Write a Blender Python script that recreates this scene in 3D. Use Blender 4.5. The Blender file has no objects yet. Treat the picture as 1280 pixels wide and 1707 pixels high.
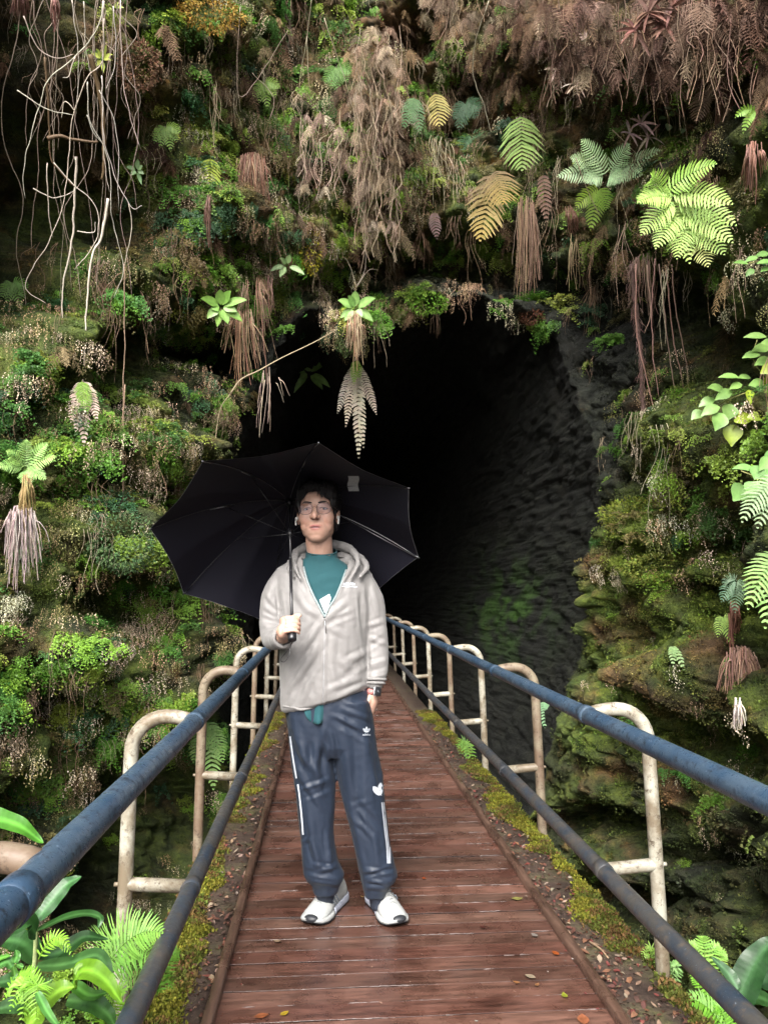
import bpy, bmesh, math, random
import numpy as np
from mathutils import Vector, Matrix
from mathutils.bvhtree import BVHTree

random.seed(7)
rng = np.random.default_rng(7)
scene = bpy.context.scene
COL = scene.collection
PI = math.pi
UP = np.array([0, 0, 1.0])

# ------------------------------------------------------------------ camera
CAM_Z = 1.34
FPX, CX, CY = 1282.0, 640.0, 853.5
PITCH, YAW = math.radians(5.82), math.radians(4.24)
cam_data = bpy.data.cameras.new('camera')
cam = bpy.data.objects.new('camera', cam_data)
COL.objects.link(cam)
cam.location = (0, 0, CAM_Z)
cam.rotation_euler = (PI / 2 + PITCH, 0, -YAW)
cam_data.sensor_fit = 'HORIZONTAL'
cam_data.sensor_width = 36.0
cam_data.lens = 36.0 * FPX / 1280.0
cam_data.clip_end = 500
cam_data.clip_start = 0.05
scene.camera = cam

# ------------------------------------------------------------------ light
SUN_EL, SUN_AZ = math.radians(42), math.radians(196)     # high soft sun from behind the camera, a little to the left
world = bpy.data.worlds.new('World')
scene.world = world
world.use_nodes = True
wn = world.node_tree.nodes
wl = world.node_tree.links
bg = wn['Background']
sky = wn.new('ShaderNodeTexSky')
sky.sky_type = 'NISHITA'
sky.sun_disc = False
sky.sun_elevation = SUN_EL
sky.sun_rotation = SUN_AZ
sky.air_density = 1.0
sky.dust_density = 5.0
sky.ozone_density = 1.0
hs = wn.new('ShaderNodeHueSaturation')
hs.inputs['Saturation'].default_value = 0.45
wl.new(sky.outputs[0], hs.inputs['Color'])
wl.new(hs.outputs[0], bg.inputs['Color'])
bg.inputs['Strength'].default_value = 0.15
sd = bpy.data.lights.new('sun', 'SUN')
sd.energy = 1.25
sd.angle = math.radians(30)
sd.color = (1.0, 0.975, 0.94)
sun = bpy.data.objects.new('sun', sd)
COL.objects.link(sun)
# direction towards the sun
sdir = Vector((math.sin(SUN_AZ) * math.cos(SUN_EL), math.cos(SUN_AZ) * math.cos(SUN_EL), math.sin(SUN_EL)))
sun.rotation_euler = (-sdir).to_track_quat('-Z', 'Y').to_euler()

scene.view_settings.view_transform = 'Standard'
scene.view_settings.look = 'None'
scene.view_settings.exposure = 1.95
scene.view_settings.gamma = 1.0
scene.render.engine = 'CYCLES'
scene.cycles.max_bounces = 5
scene.cycles.diffuse_bounces = 3
scene.cycles.glossy_bounces = 2
scene.cycles.transmission_bounces = 3
scene.cycles.transparent_max_bounces = 6
scene.cycles.use_denoising = True
scene.cycles.use_adaptive_sampling = True
scene.cycles.adaptive_threshold = 0.02

# ------------------------------------------------------------------ pixel <-> world helpers (photograph pixels, 1280 x 1707)
_R = np.array(cam.rotation_euler.to_matrix())


def ray(px, py):
    d = np.array([(px - CX) / FPX, -(py - CY) / FPX, -1.0])
    w = _R @ d
    return w / np.linalg.norm(w)


def at_y(px, py, Y):
    w = ray(px, py)
    return Vector((w[0] * Y / w[1], Y, CAM_Z + w[2] * Y / w[1]))


def at_z(px, py, Z):
    w = ray(px, py)
    t = (Z - CAM_Z) / w[2]
    return Vector((w[0] * t, w[1] * t, Z))


def proj(P):
    P = np.asarray(P, float)
    q = (P - np.array([0, 0, CAM_Z])) @ _R
    zz = np.maximum(-q[..., 2], 1e-3)
    return q[..., 0] / zz * FPX + CX, -q[..., 1] / zz * FPX + CY


# ------------------------------------------------------------------ noise
_perm = np.random.default_rng(3).permutation(256)
_perm = np.concatenate([_perm, _perm, _perm])
_g = np.random.default_rng(4).normal(size=(256, 3))
_g /= np.linalg.norm(_g, axis=1)[:, None]


def perlin(P):
    P = np.asarray(P, float)
    I = np.floor(P).astype(int)
    f = P - I
    u = f * f * f * (f * (f * 6 - 15) + 10)
    I &= 255
    out = 0
    for dx in (0, 1):
        for dy in (0, 1):
            for dz in (0, 1):
                h = _perm[_perm[_perm[(I[..., 0] + dx) & 255] + ((I[..., 1] + dy) & 255)] + ((I[..., 2] + dz) & 255)]
                g = _g[h]
                d = (f[..., 0] - dx) * g[..., 0] + (f[..., 1] - dy) * g[..., 1] + (f[..., 2] - dz) * g[..., 2]
                w = (u[..., 0] if dx else 1 - u[..., 0]) * (u[..., 1] if dy else 1 - u[..., 1]) * (u[..., 2] if dz else 1 - u[..., 2])
                out = out + d * w
    return out * 1.6


def fbm(P, octs=4, lac=2.0, gain=0.5):
    a, s, t = 1.0, 0, 0
    P = np.asarray(P, float)
    for k in range(octs):
        s = s + a * perlin(P + k * 17.3)
        P = P * lac
        a *= gain
    return s


# ------------------------------------------------------------------ mesh building
class MB:
    """collects quads and triangles with a tint per vertex"""

    def __init__(self):
        self.V, self.Q, self.T, self.C, self.n = [], [], [], [], 0

    def add(self, V, Q=None, T=None, tint=(1, 1, 1)):
        V = np.asarray(V, float).reshape(-1, 3)
        self.V.append(V)
        if Q is not None and len(Q):
            self.Q.append(np.asarray(Q, int).reshape(-1, 4) + self.n)
        if T is not None and len(T):
            self.T.append(np.asarray(T, int).reshape(-1, 3) + self.n)
        c = np.asarray(tint, float)
        if c.ndim == 1:
            c = np.tile(c, (len(V), 1))
        self.C.append(c)
        self.n += len(V)

    def arrays(self):
        V = np.concatenate(self.V) if self.V else np.zeros((0, 3))
        C = np.concatenate(self.C) if self.C else np.zeros((0, 3))
        Q = np.concatenate(self.Q) if self.Q else np.zeros((0, 4), int)
        T = np.concatenate(self.T) if self.T else np.zeros((0, 3), int)
        return V, Q, T, C

    def build(self, name, mat=None, parent=None, smooth=True, loc=None):
        V, Q, T, C = self.arrays()
        off = None
        if loc is not None:
            off = np.array(loc, float)
            V = V - off
        o = mesh_obj(name, V, Q, T, C, mat, parent, smooth)
        if off is not None:
            o.location = off
        return o


def mesh_data(name, V, Q, T, C=None, smooth=True):
    me = bpy.data.meshes.new(name)
    nq, nt = len(Q), len(T)
    me.vertices.add(len(V))
    me.vertices.foreach_set('co', np.ascontiguousarray(V, np.float32).ravel())
    me.loops.add(nq * 4 + nt * 3)
    li = np.concatenate([np.asarray(Q, np.int32).ravel(), np.asarray(T, np.int32).ravel()])
    me.loops.foreach_set('vertex_index', li)
    me.polygons.add(nq + nt)
    st = np.concatenate([np.arange(nq) * 4, nq * 4 + np.arange(nt) * 3]).astype(np.int32)
    me.polygons.foreach_set('loop_start', st)
    me.polygons.foreach_set('use_smooth', np.full(nq + nt, smooth))
    if C is not None and len(C):
        at = me.attributes.new('tint', 'FLOAT_COLOR', 'POINT')
        at.data.foreach_set('color', np.concatenate([C, np.ones((len(C), 1))], 1).astype(np.float32).ravel())
    me.update(calc_edges=True)
    me.validate()
    return me


def mesh_obj(name, V, Q, T, C=None, mat=None, parent=None, smooth=True):
    me = mesh_data(name, V, Q, T, C, smooth)
    if mat is not None:
        me.materials.append(mat)
    o = bpy.data.objects.new(name, me)
    COL.objects.link(o)
    if parent is not None:
        o.parent = parent
    return o


def tag(o, label=None, cat=None, group=None, kind=None):
    if label: o['label'] = label
    if cat: o['category'] = cat
    if group: o['group'] = group
    if kind: o['kind'] = kind
    return o


def empty(name, loc=(0, 0, 0), label=None, cat=None, group=None):
    o = bpy.data.objects.new(name, None)
    o.empty_display_size = 0.1
    COL.objects.link(o)
    o.location = loc
    return tag(o, label, cat, group)


def norm(v):
    v = np.asarray(v, float)
    n = np.linalg.norm(v)
    return v / n if n > 1e-9 else np.array([0, 0, 1.0])


def tube(mb, pts, rad, sides=8, tint=(1, 1, 1), cap=True, squash=None):
    pts = np.asarray(pts, float)
    n = len(pts)
    rad = np.broadcast_to(np.asarray(rad, float), (n,))
    tan = np.gradient(pts, axis=0)
    tan /= np.maximum(np.linalg.norm(tan, axis=1), 1e-9)[:, None]
    u = np.cross(tan[0], [0, 0, 1.0])
    if np.linalg.norm(u) < 0.1:
        u = np.cross(tan[0], [0, 1.0, 0])
    u = norm(u)
    a = np.linspace(0, 2 * PI, sides, endpoint=False)
    V = []
    for i in range(n):
        u = norm(u - tan[i] * np.dot(u, tan[i]))
        w = np.cross(tan[i], u)
        V.append(pts[i] + rad[i] * (np.cos(a)[:, None] * u + np.sin(a)[:, None] * w))
    V = np.concatenate(V)
    i, j = np.meshgrid(np.arange(n - 1), np.arange(sides), indexing='ij')
    j2 = (j + 1) % sides
    Q = np.stack([i * sides + j, i * sides + j2, (i + 1) * sides + j2, (i + 1) * sides + j], -1).reshape(-1, 4)
    T = []
    if cap:
        V = np.concatenate([V, pts[:1], pts[-1:]])
        c0, c1 = n * sides, n * sides + 1
        for k in range(sides):
            T.append((c0, (k + 1) % sides, k))
            T.append((c1, (n - 1) * sides + k, (n - 1) * sides + (k + 1) % sides))
    mb.add(V, Q, T, tint)


def smooth_path(pts, n=12):
    """Catmull-Rom through the points, n samples a span"""
    P = np.asarray(pts, float)
    if len(P) == 2:
        t = np.linspace(0, 1, n + 1)[:, None]
        return P[0] * (1 - t) + P[1] * t
    E = np.concatenate([[2 * P[0] - P[1]], P, [2 * P[-1] - P[-2]]])
    out = []
    for i in range(len(P) - 1):
        p0, p1, p2, p3 = E[i:i + 4]
        for t in np.linspace(0, 1, n, endpoint=False):
            out.append(0.5 * (2 * p1 + (p2 - p0) * t + (2 * p0 - 5 * p1 + 4 * p2 - p3) * t * t + (3 * p1 - p0 - 3 * p2 + p3) * t ** 3))
    out.append(P[-1])
    return np.array(out)


def box(mb, lo, hi, tint=(1, 1, 1)):
    x0, y0, z0 = lo
    x1, y1, z1 = hi
    V = [(x0, y0, z0), (x1, y0, z0), (x1, y1, z0), (x0, y1, z0), (x0, y0, z1), (x1, y0, z1), (x1, y1, z1), (x0, y1, z1)]
    mb.add(V, [(0, 3, 2, 1), (4, 5, 6, 7), (0, 1, 5, 4), (1, 2, 6, 5), (2, 3, 7, 6), (3, 0, 4, 7)], None, tint)


# ------------------------------------------------------------------ materials
def new_mat(name):
    m = bpy.data.materials.new(name)
    m.use_nodes = True
    nt = m.node_tree
    b = nt.nodes['Principled BSDF']
    return m, nt, nt.nodes, nt.links, b


def noise_node(nt, scale, detail=4, rough=0.6, coord=None, dist=0.0):
    n = nt.nodes.new('ShaderNodeTexNoise')
    n.inputs['Scale'].default_value = scale
    n.inputs['Detail'].default_value = detail
    n.inputs['Roughness'].default_value = rough
    n.inputs['Distortion'].default_value = dist
    if coord is not None:
        nt.links.new(coord, n.inputs['Vector'])
    return n


def ramp(nt, src, stops):
    r = nt.nodes.new('ShaderNodeValToRGB')
    e = r.color_ramp.elements
    while len(e) > 1:
        e.remove(e[-1])
    e[0].position = stops[0][0]
    e[0].color = (*stops[0][1], 1)
    for p, c in stops[1:]:
        k = e.new(p)
        k.color = (*c, 1)
    nt.links.new(src, r.inputs['Fac'])
    return r


def mix(nt, fac, a, b, mode='MIX'):
    m = nt.nodes.new('ShaderNodeMix')
    m.data_type = 'RGBA'
    m.blend_type = mode
    for s, v in ((m.inputs[0], fac), (m.inputs[6], a), (m.inputs[7], b)):
        if hasattr(v, 'links'):
            nt.links.new(v, s)
        elif isinstance(v, (int, float)):
            s.default_value = v
        else:
            s.default_value = (*v, 1)
    return m.outputs[2]


def bump(nt, b, height, strength=0.3, dist=0.01, prev=None):
    n = nt.nodes.new('ShaderNodeBump')
    n.inputs['Strength'].default_value = strength
    n.inputs['Distance'].default_value = dist
    nt.links.new(height, n.inputs['Height'])
    if prev is not None:
        nt.links.new(prev, n.inputs['Normal'])
    nt.links.new(n.outputs[0], b.inputs['Normal'])
    return n.outputs[0]


def tc(nt, which='Object'):
    return nt.nodes.new('ShaderNodeTexCoord').outputs[which]


def simple_mat(name, color, rough=0.6, metal=0.0, var=0.15, scale=20, spec=0.5, bumps=0.15, bdist=0.004):
    m, nt, N, L, b = new_mat(name)
    co = tc(nt)
    n = noise_node(nt, scale, 4, coord=co)
    lo = tuple(c * (1 - var) for c in color)
    hi = tuple(min(1, c * (1 + var)) for c in color)
    r = ramp(nt, n.outputs[0], [(0.3, lo), (0.7, hi)])
    L.new(r.outputs[0], b.inputs['Base Color'])
    b.inputs['Roughness'].default_value = rough
    b.inputs['Metallic'].default_value = metal
    b.inputs['Specular IOR Level'].default_value = spec
    if bumps:
        bump(nt, b, n.outputs[0], bumps, bdist)
    return m


def leaf_mat(name, rough=0.45, transl=0.35, spec=0.5, gain=1.0, scale=60, veins=False, wet=0):
    """foliage: the colour comes from the mesh's tint attribute"""
    m, nt, N, L, b = new_mat(name)
    at = N.new('ShaderNodeAttribute')
    at.attribute_name = 'tint'
    co = tc(nt)
    n = noise_node(nt, scale, 3, coord=co)
    r = ramp(nt, n.outputs[0], [(0.3, (0.72, 0.75, 0.7)), (0.7, (1.2, 1.15, 1.1))])
    c = mix(nt, 1.0, at.outputs['Color'], r.outputs[0], 'MULTIPLY')
    L.new(c, b.inputs['Base Color'])
    b.inputs['Roughness'].default_value = rough
    b.inputs['Specular IOR Level'].default_value = spec
    tr = N.new('ShaderNodeBsdfTranslucent')
    L.new(c, tr.inputs['Color'])
    ms = N.new('ShaderNodeMixShader')
    ms.inputs[0].default_value = transl
    L.new(b.outputs[0], ms.inputs[1])
    L.new(tr.outputs[0], ms.inputs[2])
    L.new(ms.outputs[0], N['Material Output'].inputs['Surface'])
    if wet:
        b.inputs['Coat Weight'].default_value = wet
        b.inputs['Coat Roughness'].default_value = 0.12
    bump(nt, b, n.outputs[0], 0.25, 0.004)
    return m
# ================================================================== CLIFF WITH CAVE MOUTH
PLAN = smooth_path([(-8.5, -2.0), (-6.2, 1.6), (-4.2, 4.2), (-2.75, 6.1), (-1.65, 7.7), (-1.0, 8.8), (0.5, 9.3), (2.0, 9.25), (3.0, 8.55),
                    (3.22, 6.9), (3.0, 5.1), (2.95, 3.7), (3.5, 1.4), (5.2, -1.6)], 40)
_seg = np.linalg.norm(np.diff(PLAN, axis=0), axis=1)
ARC = np.concatenate([[0], np.cumsum(_seg)])
_t = np.gradient(PLAN, axis=0)
_t /= np.linalg.norm(_t, axis=1)[:, None]
NRM = np.stack([_t[:, 1], -_t[:, 0]], 1)         # towards the camera side
S0, S1, Z0, Z1 = 0.0, float(ARC[-1]), -3.6, 10.5


def plan_at(s):
    x = np.interp(s, ARC, PLAN[:, 0]); y = np.interp(s, ARC, PLAN[:, 1])
    nx = np.interp(s, ARC, NRM[:, 0]); ny = np.interp(s, ARC, NRM[:, 1])
    l = np.sqrt(nx * nx + ny * ny)
    return x, y, nx / l, ny / l


def lean(s, z):
    return 0.065 * np.maximum(z - 2.5, 0) ** 1.35 + 0.10 * np.maximum(-z, 0) * 0.3


def base_point(s, z):
    x, y, nx, ny = plan_at(s)
    l = lean(s, z)
    return np.stack([x + nx * l, y + ny * l, z], -1)


# pixel column -> arc, at eye height
_bx, _by = proj(np.stack([PLAN[:, 0], PLAN[:, 1], np.full(len(PLAN), CAM_Z)], 1))
_vis = (PLAN[:, 1] > 1.5)
_i0 = np.where(_vis)[0]


def px_to_sz(px, py):
    s = np.interp(px, _bx[_i0], ARC[_i0])
    x, y, _, _ = plan_at(s)
    w = ray(px, py)
    return s, CAM_Z + w[2] * y / w[1]


MOUTH_PX = [(372, 1000), (368, 890), (372, 780), (392, 700), (425, 640), (450, 575), (485, 528), (525, 522), (556, 572), (588, 590), (612, 556), (640, 540), (700, 530),
            (750, 508), (800, 504), (850, 520), (880, 545), (925, 560), (950, 585), (965, 630), (985, 680), (1003, 760), (1008, 850), (1005, 950),
            (985, 1040), (955, 1130), (930, 1200), (905, 1290), (880, 1350), (760, 1390), (600, 1400), (450, 1380), (385, 1320), (372, 1200), (374, 1100)]
_m = np.array([px_to_sz(*p) for p in MOUTH_PX])
MC = np.array([(_m[:, 0].min() + _m[:, 0].max()) / 2, 1.6])
_ang = np.arctan2(_m[:, 1] - MC[1], _m[:, 0] - MC[0])
_rad = np.hypot(_m[:, 1] - MC[1], _m[:, 0] - MC[0])
_o = np.argsort(_ang)
_ang, _rad = _ang[_o], _rad[_o]
_ang = np.concatenate([_ang - 2 * PI, _ang, _ang + 2 * PI])
_rad = np.concatenate([_rad] * 3)

NT, NR, NI = 1100, 300, 110
TH = np.linspace(-PI, PI, NT, endpoint=False)
RO = np.interp(TH, _ang, _rad)
RO = RO + 0.10 * fbm(np.stack([np.cos(TH) * 3, np.sin(TH) * 3, TH * 0 + 5], 1), 4)
ct, st_ = np.cos(TH), np.sin(TH)
dx_ = np.where(ct > 0, (S1 - MC[0]) / np.maximum(ct, 1e-6), (S0 - MC[0]) / np.minimum(ct, -1e-6))
dz_ = np.where(st_ > 0, (Z1 - MC[1]) / np.maximum(st_, 1e-6), (Z0 - MC[1]) / np.minimum(st_, -1e-6))
DM = np.minimum(np.abs(dx_), np.abs(dz_))
tt = np.linspace(0, 1, NR) ** 1.12
R = RO[None, :] + (DM - RO)[None, :] * tt[:, None]
SS = MC[0] + R * ct[None, :]
ZZ = MC[1] + R * st_[None, :]
OUT = base_point(SS, ZZ)
# the tunnel goes back from the mouth's edge
tin = np.linspace(0, 1, NI) ** 1.5
depth = 24.0 * tin
edge = OUT[0]
cen = np.array([1.2, 9.2, 1.2])
shr = 1 - 0.16 * np.clip(depth / 12, 0, 1) - 0.9 * np.clip((depth - 19) / 5, 0, 1) ** 2
INN = np.empty((NI, NT, 3))
for k in range(NI):
    INN[k, :, 0] = cen[0] + (edge[:, 0] - cen[0]) * shr[k] - 0.012 * depth[k] ** 2
    INN[k, :, 2] = cen[2] + (edge[:, 2] - cen[2]) * shr[k]
    INN[k, :, 1] = edge[:, 1] + depth[k]
G = np.concatenate([INN[:0:-1], OUT])            # rows: deepest ... edge ... outermost
NG = len(G)


def grid_normals(G):
    du = np.roll(G, -1, 1) - np.roll(G, 1, 1)
    dv = np.gradient(G, axis=0)
    n = np.cross(dv, du)
    return n / np.maximum(np.linalg.norm(n, axis=2), 1e-9)[..., None]


def blur_rows(A, k):
    for _ in range(k):
        B = A.copy()
        B[1:-1] = (A[:-2] + A[1:-1] * 2 + A[2:]) / 4
        A = (np.roll(B, 1, 1) + 2 * B + np.roll(B, -1, 1)) / 4
    return A


GN = grid_normals(G)
# make the normals point to the camera side / the inside of the tunnel
chk = GN[NI + 40, NT // 4]
if chk[1] > 0:
    GN = -GN
GN = blur_rows(GN, 14)
GN /= np.maximum(np.linalg.norm(GN, axis=2), 1e-6)[..., None]
gpx, gpy = proj(G)
inside = (np.arange(NG) < NI - 1)[:, None] * np.ones((1, NT))

# carved recesses (negative) and bulges (positive): centre and radii in photo pixels, metres in or out
BLOBS = [(30, 260, 70, 260, -1.5), (215, 200, 60, 60, -.8), (215, 330, 70, 80, -1.2), (120, 330, 60, 150, -1.0), (60, 420, 70, 60, -.9), (300, 80, 90, 30, -.5),
         (300, 590, 120, 40, -1.0), (270, 540, 60, 30, -.5), (215, 650, 50, 60, -.5), (60, 665, 50, 18, -.5), (215, 1010, 60, 45, -.9), (85, 1165, 45, 40, -1.0),
         (290, 790, 30, 80, -.5), (30, 900, 30, 50, -.4), (290, 1330, 90, 110, -1.0), (200, 1500, 130, 70, -1.0), (60, 1330, 60, 40, -.7), (340, 1180, 60, 60, -.5), (390, 1150, 30, 200, -.6),
         (500, 340, 30, 40, -.5), (560, 470, 50, 40, -.7), (690, 60, 40, 40, -.6), (440, 560, 50, 60, -.8), (730, 420, 120, 30, -.8), (840, 465, 160, 32, -.6), (1000, 500, 80, 60, -.7),
         (1120, 175, 60, 70, -.9), (1010, 300, 40, 60, -.4), (780, 170, 60, 60, -.5), (640, 480, 30, 30, -.3), (1120, 520, 70, 70, -.8), (1190, 600, 60, 50, -.6), (1180, 100, 60, 60, -.6),
         (1235, 900, 50, 28, -.7), (1180, 975, 26, 12, -.5), (1085, 912, 40, 7, -.35), (1250, 1060, 30, 90, -.5), (1180, 1230, 60, 30, -.5), (1240, 1270, 40, 50, -.6),
         (960, 1370, 120, 24, -.6), (1010, 1500, 110, 40, -.8), (850, 1230, 60, 60, -.4), (1180, 1420, 90, 24, -.5),
         (400, 330, 60, 60, .35), (620, 260, 60, 130, .55), (330, 60, 60, 40, .4), (230, 110, 40, 60, .3), (950, 90, 100, 60, .25), (1030, 40, 130, 40, .3),
         (80, 560, 90, 60, .35), (290, 740, 60, 35, .4), (210, 910, 60, 60, .45), (120, 720, 60, 60, .3), (130, 1080, 80, 70, .35), (330, 1030, 60, 90, .3),
         (250, 1170, 70, 60, .3), (1100, 880, 60, 30, .25), (1060, 960, 60, 40, .25), (700, 500, 60, 24, .3), (1000, 600, 60, 70, -.3), (520, 400, 40, 40, .3), (880, 520, 40, 30, .3),
         (1080, 1150, 60, 60, .3), (1180, 1120, 40, 60, .25), (950, 1160, 60, 40, .2), (1150, 750, 80, 60, .25), (400, 640, 60, 40, .3), (600, 640, 30, 60, .3)]
disp = np.zeros((NG, NT))
wob = 26 * fbm(G * 1.7 + 3, 3)
wob2 = 26 * fbm(G * 1.7 + 30, 3)
for bx, by, rx, ry, a in BLOBS:
    q = ((gpx + wob - bx) / rx) ** 2 + ((gpy + wob2 - by) / ry) ** 2
    disp += a * np.exp(-q ** 1.6 * 0.8) * (1 - inside)
lip = np.clip(np.arange(NG)[:, None] - (NI - 1), 0, 7) / 7.0
disp *= lip
GS = G * np.array([1, 1, 1.0])
n1 = fbm(GS * 0.9, 3)
n2 = fbm(GS * np.array([2.2, 2.2, 3.0]) + 9, 4)
n3 = fbm(GS * np.array([7, 7, 9.0]) + 20, 4)
# ledges: the layers of old lava
ph = GS[..., 2] * 1.45 + 0.9 * perlin(GS * np.array([.7, .7, .5]) + 40) + 0.25 * perlin(GS * 2.5)
fr = ph - np.floor(ph)
ledge = np.sqrt(fr + 0.02) * (1 - fr ** 6)
rightw = 1 / (1 + np.exp(-(gpx - 900) / 60)) * 1 / (1 + np.exp(-(gpy - 700) / 60))
disp += (0.25 * n1 + 0.20 * n2 + 0.055 * n3) * (0.25 + 0.75 * lip) * np.where(inside > 0, .55, 1)
disp += ledge * (0.10 + 0.07 * rightw) * lip
# blocky cracks
blk = np.abs(perlin(GS * np.array([1.6, 1.6, 2.6]) + 70))
disp -= 0.16 * np.exp(-(blk / 0.035) ** 2) * (0.3 + rightw) * lip
# in the tunnel: streaked flow lining
disp += inside * (0.035 * perlin(GS * np.array([5, .8, 1.2]) + 11) + .035 * n3 + .02 * perlin(GS * np.array([14, 3, 9]) + 31) + .06 * np.abs(perlin(GS * np.array([1.2, .6, 1.6]) + 51)))
P = G + GN * disp[..., None]
# zone colours: moss, dead brown growth and bare rock, with cave shade painted in
mz = fbm(P * 1.3 + 50, 4)
mz2 = fbm(P * 2.7 + 90, 4)
mz3 = fbm(P * np.array([9, 9, 6]) + 10, 3)


def zone(cx, cy, rx, ry):
    return np.exp(-(((gpx - cx) / rx) ** 2 + ((gpy - cy) / ry) ** 2))


brownz = 1.1 * zone(1000, 60, 330, 190) + .9 * zone(620, 220, 110, 240) + .6 * zone(120, 150, 160, 160) + .45 * zone(1200, 1150, 80, 110) + .35 * zone(1090, 1330, 130, 50) + .7 * zone(400, 330, 70, 100) + .5 * zone(1060, 1060, 60, 60)
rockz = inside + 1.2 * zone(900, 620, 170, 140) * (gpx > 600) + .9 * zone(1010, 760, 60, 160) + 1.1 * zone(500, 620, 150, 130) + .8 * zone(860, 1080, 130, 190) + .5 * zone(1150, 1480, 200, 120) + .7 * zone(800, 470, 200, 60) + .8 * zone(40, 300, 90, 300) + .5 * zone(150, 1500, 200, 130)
mossz = .9 * zone(1090, 930, 160, 150) + .6 * zone(1050, 1150, 150, 150) + .9 * zone(80, 560, 140, 90) + .8 * zone(520, 400, 60, 70) + .7 * zone(700, 500, 70, 30) + .5
k = np.clip(mossz + mz * .9 - .5 * rockz - .3 * brownz, 0, 1)[..., None]
kb = np.clip(brownz * 1.0 + mz2 * 1.1 - .15, 0, 1)[..., None]
kr = np.clip(rockz * 1.15 + .6 * mz - .1, 0, 1)[..., None]
v3 = (0.5 + .5 * np.clip(mz3 * 1.4, -1, 1))[..., None]
moss_c = np.array([.040, .068, .014]) * (1 - v3) + np.array([.115, .155, .024]) * v3
deep_c = np.array([.014, .018, .008]) * (1 - v3) + np.array([.034, .042, .014]) * v3
brown_c = np.array([.060, .034, .020]) * (1 - v3) + np.array([.17, .095, .050]) * v3
rock_c = np.array([.008, .010, .008]) * (1 - v3) + np.array([.028, .032, .026]) * v3
tintc = deep_c * (1 - k) + moss_c * k
tintc = tintc * (1 - kb * .85) + brown_c * kb * .85
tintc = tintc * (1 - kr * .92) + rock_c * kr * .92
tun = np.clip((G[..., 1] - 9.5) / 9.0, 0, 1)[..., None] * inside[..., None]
tintc = tintc * (1 - .6 * np.clip(zone(450, 600, 80, 110) * 1.3, 0, 1)[..., None]) * (1 - .7 * np.clip(zone(970, 565, 90, 60) * 1.2, 0, 1)[..., None]) * (1 - .6 * inside[..., None]) * (1 - .7 * tun)  # cave shade painted in: tunnel darkens with depth; hollow and rim slab darkened too
gr = zone(850, 1020, 60, 70)[..., None] * inside[..., None] * np.clip(mz2 * 2 + .5, 0, 1)[..., None]
tintc = tintc * (1 - gr) + np.array([.030, .075, .010]) * gr

idx = np.arange(NG * NT).reshape(NG, NT)
a_, b_ = idx[:-1], idx[1:]
Q = np.stack([a_, np.roll(a_, -1, 1), np.roll(b_, -1, 1), b_], -1).reshape(-1, 4)
# cap the tunnel's end
V = P.reshape(-1, 3)
V = np.concatenate([V, P[0].mean(0)[None]])
T = np.stack([np.full(NT, NG * NT), np.roll(idx[0], -1), idx[0]], -1)
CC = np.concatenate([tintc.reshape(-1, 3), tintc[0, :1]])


def rock_material():
    m, nt, N, L, b = new_mat('mossy_rock')
    at = N.new('ShaderNodeAttribute'); at.attribute_name = 'tint'
    co = tc(nt)
    n1 = noise_node(nt, 14, 6, .7, co)
    n2 = noise_node(nt, 70, 4, .7, co)
    n3 = noise_node(nt, 4, 5, .6, co)
    r1 = ramp(nt, n1.outputs[0], [(.25, (.35, .35, .38)), (.5, (.95, .95, .95)), (.72, (1.7, 1.6, 1.3))])
    r2 = ramp(nt, n2.outputs[0], [(.3, (.6, .6, .6)), (.7, (1.5, 1.5, 1.45))])
    c = mix(nt, 1, at.outputs['Color'], r1.outputs[0], 'MULTIPLY')
    c = mix(nt, .8, c, r2.outputs[0], 'MULTIPLY')
    r3 = ramp(nt, n3.outputs[0], [(.62, (0, 0, 0)), (.72, (1, 1, 1))])
    c = mix(nt, r3.outputs[0], c, mix(nt, 1, c, (1.5, 1.0, .6), 'MULTIPLY'))
    L.new(c, b.inputs['Base Color'])
    b.inputs['Roughness'].default_value = .82
    b.inputs['Specular IOR Level'].default_value = .3
    p = bump(nt, b, n1.outputs[0], .9, .06)
    bump(nt, b, n2.outputs[0], .7, .012, p)
    return m


M_rock = rock_material()
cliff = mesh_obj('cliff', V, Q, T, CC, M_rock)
tag(cliff, kind='structure')
BVH = BVHTree.FromPolygons(V[:].tolist(), Q[:: 1].tolist())
CN = grid_normals(P)
if CN[NI + 40, NT // 4][1] > 0:
    CN = -CN


def W(px, py, off=0.0):
    """the point of the cliff seen at a pixel, moved off metres towards the bridge side"""
    w = ray(px, py)
    h = BVH.ray_cast(Vector((0, 0, CAM_Z)), Vector(w))
    if h[0] is None:
        return np.array(at_y(px, py, 7.0))
    d = h[3] - off / max(w[1], .3)
    return np.array([0, 0, CAM_Z]) + w * d


def wn_at(p):
    h = BVH.find_nearest(Vector(p))
    n = np.array(h[1])
    if n @ (np.array([0, 0, CAM_Z]) - p) < 0:
        n = -n
    return n


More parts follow.
